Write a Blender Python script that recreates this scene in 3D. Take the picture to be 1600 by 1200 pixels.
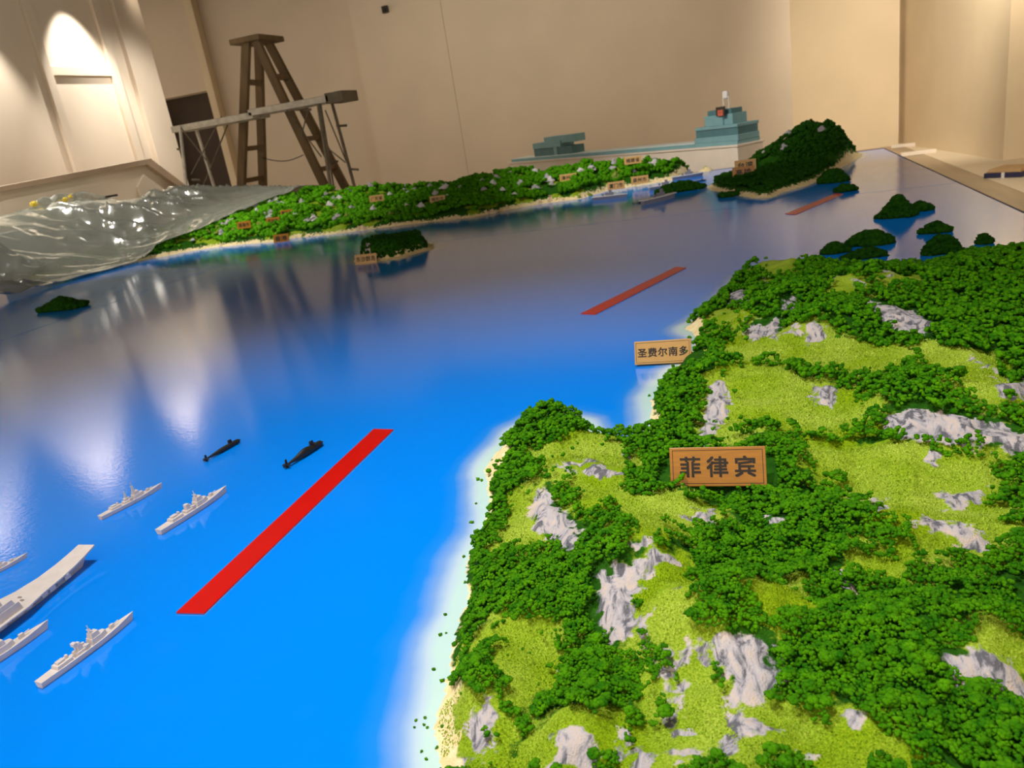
import bpy, bmesh, math, random
import numpy as np
from mathutils import Vector, Matrix

for o in list(bpy.data.objects): bpy.data.objects.remove(o)
scene = bpy.context.scene
COL = scene.collection
random.seed(5)
RNG = np.random.default_rng(11)

# ------------------------------------------------------------------ camera
FPX = 1200.0
SEA = 0.60                      # height of the painted sea board above the floor
CAMZ = SEA + 0.70
def _basis():
    d = np.array([1363 - 800, 4130 - 600, FPX], float); d /= np.linalg.norm(d)
    up = -d
    fw = np.array([0, 0, 1.0]) - up * up[2]; fw /= np.linalg.norm(fw)
    rt = np.cross(fw, up)
    R = np.stack([rt, fw, up])
    a = math.radians(19.0); c, s = math.cos(a), math.sin(a)
    return np.array([[c, -s, 0], [s, c, 0], [0, 0, 1]]) @ R
RC = _basis()
CP = np.array([0, 0, CAMZ])
def ray(px, py): return RC @ np.array([px - 800, py - 600, FPX], float)
def at(px, py, z=SEA):
    v = ray(px, py); return CP + v * ((z - CP[2]) / v[2])
def atY(px, py, Y):
    v = ray(px, py); return CP + v * (Y / v[1])
def atX(px, py, X):
    v = ray(px, py); return CP + v * (X / v[0])

cd = bpy.data.cameras.new('camera'); cam = bpy.data.objects.new('camera', cd); COL.objects.link(cam)
cd.sensor_fit = 'HORIZONTAL'; cd.sensor_width = 36.0; cd.lens = 36.0 * FPX / 1600
cd.clip_start = 0.02; cd.clip_end = 100
M = Matrix.Identity(4)
for i in range(3):
    M[i][0] = RC[i, 0]; M[i][1] = -RC[i, 1]; M[i][2] = -RC[i, 2]; M[i][3] = CP[i]
cam.matrix_world = M
cd.dof.use_dof = True; cd.dof.focus_distance = 1.35; cd.dof.aperture_fstop = 9.0
scene.camera = cam

# ------------------------------------------------------------------ light
scene.view_settings.view_transform = 'Standard'
scene.view_settings.look = 'None'
scene.view_settings.gamma = 1.0
scene.view_settings.use_curve_mapping = False
scene.view_settings.exposure = 0.0
w = bpy.data.worlds.new('hall_ambient'); scene.world = w; w.use_nodes = True
w.node_tree.nodes['Background'].inputs[0].default_value = (1.0, 0.83, 0.64, 1)
w.node_tree.nodes['Background'].inputs[1].default_value = 1.5

def spot(name, loc, target, power, angle, blend=0.6, radius=0.06, col=(1, 0.965, 0.92)):
    l = bpy.data.lights.new(name, 'SPOT'); l.energy = power; l.spot_size = math.radians(angle)
    l.spot_blend = blend; l.shadow_soft_size = radius; l.color = col
    o = bpy.data.objects.new(name, l); COL.objects.link(o); o.location = loc
    o.rotation_euler = (Vector(target) - Vector(loc)).to_track_quat('-Z', 'Y').to_euler()
    return o
LW = -7.6                        # left wall plane
CEIL = 3.80
spot('spot_lamp_over_model', (-1.35, 1.55, 3.6), (-0.75, 1.25, SEA), 278, 88, 1.0, 0.07)
spot('spot_lamp_over_land', (-0.6, 0.35, 3.6), (0.15, 0.95, SEA), 205, 66, 1.0, 0.07)
for yy, pw in ((8.16, 290), (6.6, 330), (5.1, 280), (3.6, 190)):
    spot('wall_washer', (LW + 0.38, yy, CEIL - 0.08), (LW + 0.02, yy + 0.02, 1.6), pw, 66, 0.6, 0.03, (1, 0.95, 0.88))
spot('fill_right', (2.0, 9.6, 3.6), (2.55, 13.2, 1.7), 720, 92, 1.0, 0.2, (1, 0.9, 0.75))  # unseen fill added to brighten the right wall panels
spot('fill_strait', (-2.2, 5.4, 3.6), (-0.7, 7.9, SEA), 520, 56, 1.0, 0.12, (1, 0.93, 0.84))  # extra fill aimed at the plinth and strait, no such lamp known
spot('fill_islets', (0.0, 2.9, 3.6), (0.6, 5.0, SEA), 90, 70, 1.0, 0.12, (1, 0.93, 0.86))  # added fill for the islets, not an actual fixture
spot('fill_aisle', (1.9, 6.2, 3.6), (2.2, 9.5, 0), 360, 85, 1.0, 0.12, (1, 0.9, 0.76))  # invented fill that lifts the aisle floor
spot('fill_sheet', (-5.6, 4.3, 3.6), (-6.0, 6.3, 0.8), 250, 60, 1.0, 0.08, (1, 0.95, 0.88))  # added to light the plastic sheet, source not seen
spot('fill_pilaster', (LW + 1.5, 8.6, 3.6), (LW, 9.0, 1.3), 235, 80, 1.0, 0.15, (1, 0.94, 0.86))  # unseen extra spot, there to brighten the pilaster
spot('fill_left_wall', (LW + 3.4, 7.2, 3.55), (LW, 7.3, 2.9), 55, 120, 1.0, 0.2, (1, 0.92, 0.82))  # broad fill put in for the upper left wall
for xx, pw in ((-7.6, 50), (-5.0, 80), (-2.9, 92), (-0.8, 86)):
    spot('back_wall_lamp', (xx, 9.2, 3.62), (xx, 12.2, 1.6), pw, 125, 1.0, 0.25, (1, 0.87, 0.7))
spot('spot_lamp_coast', (-4.9, 5.4, 3.6), (-4.3, 6.9, SEA), 330, 52, 1.0, 0.1, (1, 0.95, 0.86))

# ------------------------------------------------------------------ helpers
def lin(c):
    r = []
    for x in c:
        x = x / 255.0
        r.append(x / 12.92 if x <= 0.04045 else ((x + 0.055) / 1.055) ** 2.4)
    return tuple(r) + (1.0,)

MATS = {}
def mat(name, rgb, rough=0.6, var=0.0, scale=20.0, bump=0.0, bscale=60.0, metal=0.0, spec=0.5, stretch=None, rgb2=None):
    m = bpy.data.materials.new(name); m.use_nodes = True; nt = m.node_tree; N = nt.nodes; L = nt.links
    b = N['Principled BSDF']; b.inputs['Base Color'].default_value = lin(rgb)
    b.inputs['Roughness'].default_value = rough; b.inputs['Metallic'].default_value = metal
    b.inputs['Specular IOR Level'].default_value = spec
    tc = N.new('ShaderNodeTexCoord'); src = tc.outputs['Object']
    if stretch:
        mp = N.new('ShaderNodeMapping'); mp.inputs['Scale'].default_value = stretch
        L.new(src, mp.inputs['Vector']); src = mp.outputs[0]
    if var > 0 or rgb2:
        n = N.new('ShaderNodeTexNoise'); n.inputs['Scale'].default_value = scale; n.inputs['Detail'].default_value = 4
        L.new(src, n.inputs['Vector'])
        r = N.new('ShaderNodeValToRGB')
        c = lin(rgb)
        if rgb2:
            ca, cb = c, lin(rgb2)
        else:
            ca = tuple(x * (1 - var) for x in c[:3]) + (1,); cb = tuple(min(1, x * (1 + var)) for x in c[:3]) + (1,)
        r.color_ramp.elements[0].color = ca; r.color_ramp.elements[0].position = 0.35
        r.color_ramp.elements[1].color = cb; r.color_ramp.elements[1].position = 0.65
        L.new(n.outputs['Fac'], r.inputs['Fac']); L.new(r.outputs['Color'], b.inputs['Base Color'])
    if bump > 0:
        n2 = N.new('ShaderNodeTexNoise'); n2.inputs['Scale'].default_value = bscale; n2.inputs['Detail'].default_value = 3
        L.new(src, n2.inputs['Vector'])
        bp = N.new('ShaderNodeBump'); bp.inputs['Strength'].default_value = bump; bp.inputs['Distance'].default_value = 0.5 / bscale
        L.new(n2.outputs['Fac'], bp.inputs['Height']); L.new(bp.outputs['Normal'], b.inputs['Normal'])
    MATS[name] = m
    return m

def tag(o, label=None, cat=None, group=None, kind=None):
    if label: o['label'] = label
    if cat: o['category'] = cat
    if group: o['group'] = group
    if kind: o['kind'] = kind
    return o
def empty(name, loc=(0, 0, 0), rz=0.0, label=None, cat=None, group=None):
    o = bpy.data.objects.new(name, None); COL.objects.link(o); o.empty_display_size = 0.05
    o.location = loc; o.rotation_euler = (0, 0, rz)
    return tag(o, label, cat, group)
def meshobj(name, me, m=None, parent=None, loc=None):
    o = bpy.data.objects.new(name, me); COL.objects.link(o)
    if m is not None and len(me.materials) == 0: me.materials.append(m)
    if parent is not None: o.parent = parent
    if loc is not None: o.location = loc
    return o
class MB:
    """collects simple shapes into one mesh"""
    def __init__(s): s.v = []; s.f = []
    def add(s, vs, fs):
        k = len(s.v); s.v += [tuple(map(float, p)) for p in vs]; s.f += [tuple(i + k for i in f) for f in fs]; return s
    def box(s, x0, x1, y0, y1, z0, z1):
        vs = [(x, y, z) for z in (z0, z1) for y in (y0, y1) for x in (x0, x1)]
        return s.add(vs, [(0, 2, 3, 1), (4, 5, 7, 6), (0, 1, 5, 4), (2, 6, 7, 3), (0, 4, 6, 2), (1, 3, 7, 5)])
    def prism(s, poly, z0, z1, axis='z', top=1.0, shift=(0, 0)):
        n = len(poly); cx = sum(p[0] for p in poly) / n; cy = sum(p[1] for p in poly) / n
        def P(a, b, c): return {'z': (a, b, c), 'x': (c, a, b), 'y': (a, c, b)}[axis]
        vs = [P(a, b, z0) for a, b in poly] + [P(cx + (a - cx) * top + shift[0], cy + (b - cy) * top + shift[1], z1) for a, b in poly]
        fs = [tuple(range(n))[::-1], tuple(range(n, 2 * n))] + [(i, (i + 1) % n, n + (i + 1) % n, n + i) for i in range(n)]
        return s.add(vs, fs)
    def bar(s, a, b, w, h=None, up=(0, 0, 1)):
        h = h or w; a, b = Vector(a), Vector(b); d = (b - a).normalized()
        u = Vector(up)
        if abs(d.dot(u)) > 0.97: u = Vector((0, 1, 0))
        x = d.cross(u).normalized(); y = x.cross(d).normalized()
        vs = [p + x * sx * w / 2 + y * sy * h / 2 for p in (a, b) for sx, sy in ((-1, -1), (1, -1), (1, 1), (-1, 1))]
        return s.add(vs, [(0, 3, 2, 1), (4, 5, 6, 7), (0, 1, 5, 4), (1, 2, 6, 5), (2, 3, 7, 6), (3, 0, 4, 7)])
    def tube(s, pts, r, n=8, r2=None):
        pts = [Vector(p) for p in pts]; k = len(pts); vs = []; fs = []
        for i, p in enumerate(pts):
            d = (pts[min(i + 1, k - 1)] - pts[max(i - 1, 0)]).normalized()
            u = Vector((0, 0, 1)) if abs(d.z) < 0.95 else Vector((1, 0, 0))
            x = d.cross(u).normalized(); y = x.cross(d)
            rr = r if r2 is None else r + (r2 - r) * i / (k - 1)
            for j in range(n):
                a = 2 * math.pi * j / n; vs.append(p + (x * math.cos(a) + y * math.sin(a)) * rr)
        for i in range(k - 1):
            for j in range(n):
                j2 = (j + 1) % n; fs.append((i * n + j, i * n + j2, (i + 1) * n + j2, (i + 1) * n + j))
        fs.append(tuple(range(n))[::-1]); fs.append(tuple(range((k - 1) * n, k * n)))
        return s.add(vs, fs)
    def loft(s, secs, cap=True):
        n = len(secs[0]); vs = [p for sec in secs for p in sec]; fs = []
        for i in range(len(secs) - 1):
            for j in range(n):
                j2 = (j + 1) % n; fs.append((i * n + j, i * n + j2, (i + 1) * n + j2, (i + 1) * n + j))
        if cap: fs.append(tuple(range(n))[::-1]); fs.append(tuple(range((len(secs) - 1) * n, len(secs) * n)))
        return s.add(vs, fs)
    def mesh(s, name, m=None, smooth=False):
        me = bpy.data.meshes.new(name); me.from_pydata(s.v, [], s.f); me.update()
        bm = bmesh.new(); bm.from_mesh(me); bmesh.ops.recalc_face_normals(bm, faces=bm.faces); bm.to_mesh(me); bm.free()
        if smooth: me.polygons.foreach_set('use_smooth', [True] * len(me.polygons))
        if m: me.materials.append(m)
        return me
    def build(s, name, m, parent=None, bevel=0.0, smooth=False, loc=None):
        o = meshobj(name, s.mesh(name, m, smooth), None, parent, loc)
        if bevel > 0:
            md = o.modifiers.new('bevel', 'BEVEL'); md.width = bevel; md.segments = 2; md.limit_method = 'ANGLE'
        return o

# numpy value noise --------------------------------------------------
_P = np.random.default_rng(3).random((256, 256))
def vnoise(x, y):
    xi = np.floor(x).astype(int); yi = np.floor(y).astype(int); fx = x - xi; fy = y - yi
    fx = fx * fx * fx * (fx * (fx * 6 - 15) + 10); fy = fy * fy * fy * (fy * (fy * 6 - 15) + 10)
    a = _P[xi & 255, yi & 255]; b = _P[(xi + 1) & 255, yi & 255]; c = _P[xi & 255, (yi + 1) & 255]; d = _P[(xi + 1) & 255, (yi + 1) & 255]
    return (a * (1 - fx) + b * fx) * (1 - fy) + (c * (1 - fx) + d * fx) * fy
def fbm(x, y, sc, oct=4, seed=0.0):
    t = 0; amp = 0.5; tot = 0
    for k in range(oct):
        t = t + amp * vnoise(x * sc + 17.3 * k + seed, y * sc + 9.1 * k + seed * 1.7); tot += amp
        sc = sc * 2.03; amp *= 0.5
    return t / tot
def ridged(x, y, sc, oct=4, seed=0.0):
    t = 0; amp = 0.5; tot = 0
    for k in range(oct):
        t = t + amp * (1 - np.abs(2 * vnoise(x * sc + 13.7 * k + seed, y * sc + 5.3 * k + seed) - 1)); tot += amp
        sc = sc * 2.1; amp *= 0.5
    return t / tot
def inside(poly, x, y):
    r = np.zeros(np.shape(x), bool); n = len(poly)
    for i in range(n):
        x1, y1 = poly[i]; x2, y2 = poly[(i + 1) % n]
        if y1 == y2: continue
        c = ((y1 > y) != (y2 > y)) & (x < (x2 - x1) * (y - y1) / (y2 - y1) + x1)
        r ^= c
    return r
def polydist(poly, x, y, closed=True):
    d = np.full(np.shape(x), 1e9); n = len(poly)
    for i in range(n if closed else n - 1):
        ax, ay = poly[i]; bx, by = poly[(i + 1) % n]
        dx, dy = bx - ax, by - ay; L = dx * dx + dy * dy + 1e-12
        t = np.clip(((x - ax) * dx + (y - ay) * dy) / L, 0, 1)
        d = np.minimum(d, np.hypot(x - ax - t * dx, y - ay - t * dy))
    return d
def sdist(poly, x, y):
    """signed: positive inside"""
    d = polydist(poly, x, y); return np.where(inside(poly, x, y), d, -d)
def sstep(a, b, x):
    t = np.clip((x - a) / (b - a), 0, 1); return t * t * (3 - 2 * t)
def np_mesh(name, V, F, smooth=True, mats=()):
    """V (n,3), F (m,k) numpy -> mesh"""
    me = bpy.data.meshes.new(name); k = F.shape[1]
    me.vertices.add(len(V)); me.vertices.foreach_set('co', np.ascontiguousarray(V, np.float32).ravel())
    me.loops.add(F.size); me.loops.foreach_set('vertex_index', np.ascontiguousarray(F, np.int32).ravel())
    me.polygons.add(len(F)); me.polygons.foreach_set('loop_start', np.arange(0, F.size, k, dtype=np.int32))
    me.polygons.foreach_set('loop_total', np.full(len(F), k, np.int32))
    me.polygons.foreach_set('use_smooth', np.full(len(F), smooth, bool))
    me.update(calc_edges=True); me.validate()
    for m in mats: me.materials.append(m)
    return me
def set_attr(me, name, arr):
    a = me.attributes.new(name, 'FLOAT', 'POINT'); a.data.foreach_set('value', np.ascontiguousarray(arr, np.float32).ravel())
# ------------------------------------------------------------------ materials
mat('wall_paint', (214, 198, 176), 0.75, 0.03, 1.5, 0.05, 120)
mat('wall_paint_cream', (226, 208, 176), 0.75, 0.03, 1.5, 0.05, 120)
mat('ceiling_dark', (42, 38, 34), 0.9)
mat('doorway_shade', (66, 54, 44), 0.8, 0.1, 4)  # darkness of the open doorway, put into the colour of a panel
mat('floor_brown', (176, 156, 126), 0.5, 0.12, 1.2, 0.1, 40, stretch=(6, 0.6, 1))
mat('floor_cream', (222, 206, 178), 0.45, 0.04, 2)
mat('white_board', (226, 214, 200), 0.6, 0.03, 6)
mat('trim_shaded', (178, 154, 128), 0.6, 0.03, 6)  # parapet trim darkened to tan, its shade put into the colour
mat('table_side', (205, 196, 182), 0.6, 0.03, 6)
mat('edge_trim', (70, 62, 60), 0.5)
mat('ladder_wood', (116, 94, 62), 0.7, 0.18, 9, 0.15, 60, stretch=(1, 1, 0.15))
mat('scaffold_metal', (198, 192, 178), 0.45, 0.15, 14, 0.1, 70, metal=0.35)
mat('scaffold_dark', (112, 100, 84), 0.55, 0.2, 12, metal=0.3)
mat('wire_black', (40, 36, 32), 0.6)
mat('red_acrylic', (196, 8, 2), 0.28, 0.03, 12)
mat('gold_plate', (188, 146, 82), 0.34, 0.06, 30, stretch=(1, 8, 8))
mat('gold_plate_orange', (164, 108, 26), 0.30, 0.10, 22, stretch=(1, 10, 10))
mat('sign_black', (26, 17, 8), 0.5)
mat('sign_back', (70, 48, 24), 0.6)
mat('ship_grey', (206, 198, 196), 0.55, 0.05, 60, 0.1, 900)
mat('ship_dark', (150, 144, 142), 0.6, 0.06, 60)
mat('ship_white', (226, 222, 218), 0.5, 0.03, 60)
mat('ship_hull_grey', (138, 140, 150), 0.6, 0.05, 60)
mat('submarine_black', (26, 26, 27), 0.5, 0.15, 80)
mat('teal_paint', (118, 160, 166), 0.55, 0.06, 8)
mat('teal_dark', (78, 118, 124), 0.6, 0.08, 8)
mat('deck_white', (214, 226, 222), 0.45, 0.03, 4)
mat('rock_grey', (170, 166, 172), 0.85, 0.25, 30, 0.5, 90)
mat('rock_pale', (206, 200, 204), 0.85, 0.18, 30, 0.5, 90)
mat('rock_sand', (226, 206, 166), 0.85, 0.10, 30, 0.4, 90)
mat('rock_moss', (120, 140, 44), 0.9, 0.25, 30, 0.5, 90)
mat('book_tan', (186, 150, 104), 0.6, 0.08, 12)
mat('book_blue', (38, 40, 78), 0.5)
mat('yellow_plastic', (232, 206, 70), 0.4)
mat('red_picture', (196, 96, 70), 0.5, 0.3, 30)
mat('picture_dark', (48, 46, 36), 0.6)

def foliage_mat(name, dark, light, bs=700):
    m = bpy.data.materials.new(name); m.use_nodes = True; nt = m.node_tree; N = nt.nodes; L = nt.links
    b = N['Principled BSDF']; b.inputs['Roughness'].default_value = 0.95; b.inputs['Specular IOR Level'].default_value = 0.12
    g = N.new('ShaderNodeNewGeometry')
    n = N.new('ShaderNodeTexNoise'); n.inputs['Scale'].default_value = 55; n.inputs['Detail'].default_value = 6
    L.new(g.outputs['Position'], n.inputs['Vector'])
    r = N.new('ShaderNodeValToRGB'); e = r.color_ramp.elements
    e[0].position = 0.33; e[0].color = lin(dark); e[1].position = 0.70; e[1].color = lin(light)
    L.new(n.outputs['Fac'], r.inputs['Fac']); L.new(r.outputs['Color'], b.inputs['Base Color'])
    n2 = N.new('ShaderNodeTexNoise'); n2.inputs['Scale'].default_value = bs; n2.inputs['Detail'].default_value = 2
    L.new(g.outputs['Position'], n2.inputs['Vector'])
    bp = N.new('ShaderNodeBump'); bp.inputs['Strength'].default_value = 0.9; bp.inputs['Distance'].default_value = 0.9 / bs
    L.new(n2.outputs['Fac'], bp.inputs['Height']); L.new(bp.outputs['Normal'], b.inputs['Normal'])
    MATS[name] = m; return m
foliage_mat('foliage_green', (34, 98, 0), (84, 148, 2))
foliage_mat('foliage_deep', (14, 54, 2), (36, 86, 4), 300)
foliage_mat('foliage_far', (40, 120, 4), (110, 180, 16), 250)

def terrain_mat(name, gscale=420.0):
    """flocked model ground: class weights grass / rock / sand come from vertex attributes"""
    m = bpy.data.materials.new(name); m.use_nodes = True; nt = m.node_tree; N = nt.nodes; L = nt.links
    b = N['Principled BSDF']; b.inputs['Roughness'].default_value = 0.95; b.inputs['Specular IOR Level'].default_value = 0.15
    g = N.new('ShaderNodeNewGeometry'); P = g.outputs['Position']
    def noise(sc, det=4):
        n = N.new('ShaderNodeTexNoise'); n.inputs['Scale'].default_value = sc; n.inputs['Detail'].default_value = det
        L.new(P, n.inputs['Vector']); return n.outputs['Fac']
    def ramp(fac, stops):
        r = N.new('ShaderNodeValToRGB'); e = r.color_ramp.elements
        while len(e) < len(stops): e.new(0.5)
        for el, (p, c) in zip(e, stops): el.position = p; el.color = lin(c)
        L.new(fac, r.inputs['Fac']); return r.outputs['Color']
    def attr(n):
        a = N.new('ShaderNodeAttribute'); a.attribute_name = n; return a.outputs['Fac']
    def mix(f, a, c):
        mx = N.new('ShaderNodeMix'); mx.data_type = 'RGBA'
        L.new(f, mx.inputs['Factor']); L.new(a, mx.inputs[6]); L.new(c, mx.inputs[7]); return mx.outputs[2]
    def add(*fs):
        cur = fs[0]
        for f in fs[1:]:
            a = N.new('ShaderNodeMath'); a.operation = 'ADD'; L.new(cur, a.inputs[0])
            if isinstance(f, (int, float)): a.inputs[1].default_value = f
            else: L.new(f, a.inputs[1])
            cur = a.outputs[0]
        return cur
    def mul(f, k):
        a = N.new('ShaderNodeMath'); a.operation = 'MULTIPLY'; L.new(f, a.inputs[0]); a.inputs[1].default_value = k; return a.outputs[0]
    def edge(f, lo, hi):
        mr = N.new('ShaderNodeMapRange'); mr.inputs['From Min'].default_value = lo; mr.inputs['From Max'].default_value = hi
        L.new(f, mr.inputs['Value']); return mr.outputs[0]
    fine = noise(gscale, 3); broad = noise(9, 3); mid = noise(60, 4)
    under = ramp(mid, [(0.3, (22, 70, 4)), (0.7, (44, 96, 8))])
    grass = mix(edge(fine, 0.35, 0.68), ramp(broad, [(0.35, (98, 134, 4)), (0.65, (118, 150, 22))]), ramp(broad, [(0.35, (146, 174, 12)), (0.65, (176, 196, 74))]))
    # plaster rock: brushed dark and pale streaks
    mp = N.new('ShaderNodeMapping'); mp.inputs['Scale'].default_value = (1.6, 0.7, 1.0); mp.inputs['Rotation'].default_value = (0, 0, 0.5); L.new(P, mp.inputs['Vector'])
    rn = N.new('ShaderNodeTexNoise'); rn.inputs['Scale'].default_value = 30; rn.inputs['Detail'].default_value = 8; rn.inputs['Distortion'].default_value = 1.2; rn.inputs['Roughness'].default_value = 0.62; L.new(mp.outputs[0], rn.inputs['Vector'])
    rock = ramp(rn.outputs['Fac'], [(0.40, (98, 98, 106)), (0.455, (150, 148, 156)), (0.515, (182, 177, 183)), (0.64, (200, 184, 174))])
    sand = ramp(mid, [(0.35, (232, 208, 150)), (0.65, (244, 228, 184))])
    jit = mul(add(noise(48, 6), -0.5), 1.15)
    c = mix(edge(add(attr('grass'), jit), 0.22, 0.36), under, grass)
    c = mix(edge(add(attr('rock'), jit), 0.46, 0.54), c, rock)
    c = mix(edge(add(attr('sand'), jit), 0.42, 0.58), c, sand)
    L.new(c, b.inputs['Base Color'])
    bp = N.new('ShaderNodeBump'); bp.inputs['Strength'].default_value = 0.75; bp.inputs['Distance'].default_value = 1.0 / gscale
    L.new(fine, bp.inputs['Height'])
    bp2 = N.new('ShaderNodeBump'); bp2.inputs['Strength'].default_value = 0.35; bp2.inputs['Distance'].default_value = 0.008
    L.new(rn.outputs['Fac'], bp2.inputs['Height']); L.new(bp.outputs['Normal'], bp2.inputs['Normal'])
    L.new(bp2.outputs['Normal'], b.inputs['Normal'])
    MATS[name] = m; return m
def turf_mat():
    m = bpy.data.materials.new('turf_flock'); m.use_nodes = True; nt = m.node_tree; N = nt.nodes; L = nt.links
    b = N['Principled BSDF']; b.inputs['Roughness'].default_value = 0.95; b.inputs['Specular IOR Level'].default_value = 0.15
    g = N.new('ShaderNodeNewGeometry')
    def noise(sc): 
        n = N.new('ShaderNodeTexNoise'); n.inputs['Scale'].default_value = sc; L.new(g.outputs['Position'], n.inputs['Vector']); return n.outputs['Fac']
    mx = N.new('ShaderNodeMix'); mx.data_type = 'RGBA'
    for k, (ca, cb) in enumerate((((104, 140, 2), (128, 158, 18)), ((158, 184, 26), (190, 208, 92)))):
        r = N.new('ShaderNodeValToRGB'); e = r.color_ramp.elements; e[0].position = 0.36; e[0].color = lin(ca); e[1].position = 0.64; e[1].color = lin(cb)
        L.new(noise(9), r.inputs['Fac']); L.new(r.outputs['Color'], mx.inputs[6 + k])
    mr = N.new('ShaderNodeMapRange'); mr.inputs['From Min'].default_value = 0.34; mr.inputs['From Max'].default_value = 0.66
    L.new(noise(260), mr.inputs['Value']); L.new(mr.outputs[0], mx.inputs['Factor']); L.new(mx.outputs[2], b.inputs['Base Color'])
    MATS['turf_flock'] = m
turf_mat()
terrain_mat('flocked_ground')
terrain_mat('flocked_ground_far', 120)

def sea_mat():
    m = bpy.data.materials.new('painted_sea'); m.use_nodes = True; nt = m.node_tree; N = nt.nodes; L = nt.links
    b = N['Principled BSDF']
    a = N.new('ShaderNodeAttribute'); a.attribute_name = 'shoal'
    g = N.new('ShaderNodeNewGeometry')
    n = N.new('ShaderNodeTexNoise'); n.inputs['Scale'].default_value = 14; n.inputs['Detail'].default_value = 3
    L.new(g.outputs['Position'], n.inputs['Vector'])
    ad = N.new('ShaderNodeMath'); ad.operation = 'MULTIPLY_ADD'; L.new(n.outputs['Fac'], ad.inputs[0]); ad.inputs[1].default_value = 0.16; 
    L.new(a.outputs['Fac'], ad.inputs[2])
    r = N.new('ShaderNodeValToRGB'); e = r.color_ramp.elements      # airbrushed shoal: blue, lavender, pale cyan
    st = [(0.10, (0, 132, 246)), (0.34, (30, 136, 238)), (0.60, (120, 164, 228)), (0.84, (184, 208, 228)), (1.0, (190, 222, 220))]
    while len(e) < len(st): e.new(0.5)
    for el, (p, c) in zip(e, st): el.position = p; el.color = lin(c)
    L.new(ad.outputs[0], r.inputs['Fac']); L.new(r.outputs['Color'], b.inputs['Base Color'])
    b.inputs['Roughness'].default_value = 0.105; b.inputs['IOR'].default_value = 1.53
    n2 = N.new('ShaderNodeTexNoise'); n2.inputs['Scale'].default_value = 75; n2.inputs['Detail'].default_value = 3
    L.new(g.outputs['Position'], n2.inputs['Vector'])
    bp = N.new('ShaderNodeBump'); bp.inputs['Strength'].default_value = 0.06; bp.inputs['Distance'].default_value = 0.004
    L.new(n2.outputs['Fac'], bp.inputs['Height']); L.new(bp.outputs['Normal'], b.inputs['Normal'])
    MATS['painted_sea'] = m
sea_mat()

def film_mat():
    m = bpy.data.materials.new('plastic_film'); m.use_nodes = True; nt = m.node_tree; N = nt.nodes; L = nt.links
    N.remove(N['Principled BSDF'])
    tr = N.new('ShaderNodeBsdfTransparent'); tr.inputs[0].default_value = (0.93, 0.95, 0.92, 1)
    df = N.new('ShaderNodeBsdfDiffuse'); df.inputs[0].default_value = lin((192, 195, 182))
    gl = N.new('ShaderNodeBsdfGlossy'); gl.inputs['Roughness'].default_value = 0.16; gl.inputs[0].default_value = (0.95, 0.95, 0.93, 1)
    m1 = N.new('ShaderNodeMixShader'); m1.inputs[0].default_value = 0.50; L.new(df.outputs[0], m1.inputs[1]); L.new(gl.outputs[0], m1.inputs[2])
    m2 = N.new('ShaderNodeMixShader'); m2.inputs[0].default_value = 0.60; L.new(tr.outputs[0], m2.inputs[1]); L.new(m1.outputs[0], m2.inputs[2])
    L.new(m2.outputs[0], N['Material Output'].inputs[0])
    MATS['plastic_film'] = m
film_mat()
mk = bpy.data.materials.new('clear_acrylic'); mk.use_nodes = True; MATS['clear_acrylic'] = mk
_b = mk.node_tree.nodes['Principled BSDF']; _b.inputs['Base Color'].default_value = lin((240, 236, 228)); _b.inputs['Roughness'].default_value = 0.12; _b.inputs['Alpha'].default_value = 0.55

# ------------------------------------------------------------------ the room
def struct(o): o['kind'] = 'structure'; return o
YB = 12.2                                    # main back wall
YR = 12.6                                    # wall of the recess behind the ladder
f = MB(); f.box(-13, 2.36, -2, 17, -0.1, 0.0); struct(f.build('floor', MATS['floor_brown']))
f = MB(); f.box(2.36, 6, -2, 17, -0.1, 0.004); struct(f.build('floor_cream', MATS['floor_cream']))
f = MB(); f.box(-13, -5.4, -1.2, 9.45, CEIL, CEIL + 0.1); f.box(-5.4, 6, -1.2, 17, CEIL, CEIL + 0.1)
f.box(-13, -5.3, 9.45, 13.6, 4.5, 4.6); f.box(-13, -5.4, 9.35, 9.45, CEIL, 4.6); f.box(-5.4, -5.3, 9.4, 13.6, CEIL, 4.6)
struct(f.build('ceiling', MATS['ceiling_dark']))

# left wall with a shallow framed niche, ends in a pilaster
yA = atX(79, 119, LW)[1]; yA0 = atX(66, 119, LW)[1]
yB = atX(173, 122, LW)[1]; yB1 = atX(184, 122, LW)[1]
yP = atX(250, 150, LW)[1]; yP0 = atX(188, 150, LW)[1]
zt0 = atX(126, 119, LW)[2]; zt1 = atX(126, 105, LW)[2]
wl = struct(empty('wall_left', (LW, 0, 0)))
wl['kind'] = 'structure'
f = MB(); f.box(-0.4, 0, -2, yP, 0, CEIL); o = f.build('wall_surface', MATS['wall_paint'], wl)
f = MB(); f.box(0, 0.07, yB1 + 0.22, yP, 0, CEIL); f.build('pilaster', MATS['wall_paint'], wl, 0.006)
f = MB(); f.box(0, 0.05, yA0, yA, 0, CEIL); f.build('frame_post', MATS['wall_paint'], wl, 0.004)
f = MB(); f.box(0, 0.05, yB, yB1, 0, CEIL); f.build('frame_post', MATS['wall_paint'], wl, 0.004)
f = MB(); f.box(0, 0.03, yA, yB, zt0, zt1); f.build('frame_transom', MATS['wall_paint'], wl, 0.004)

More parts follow.
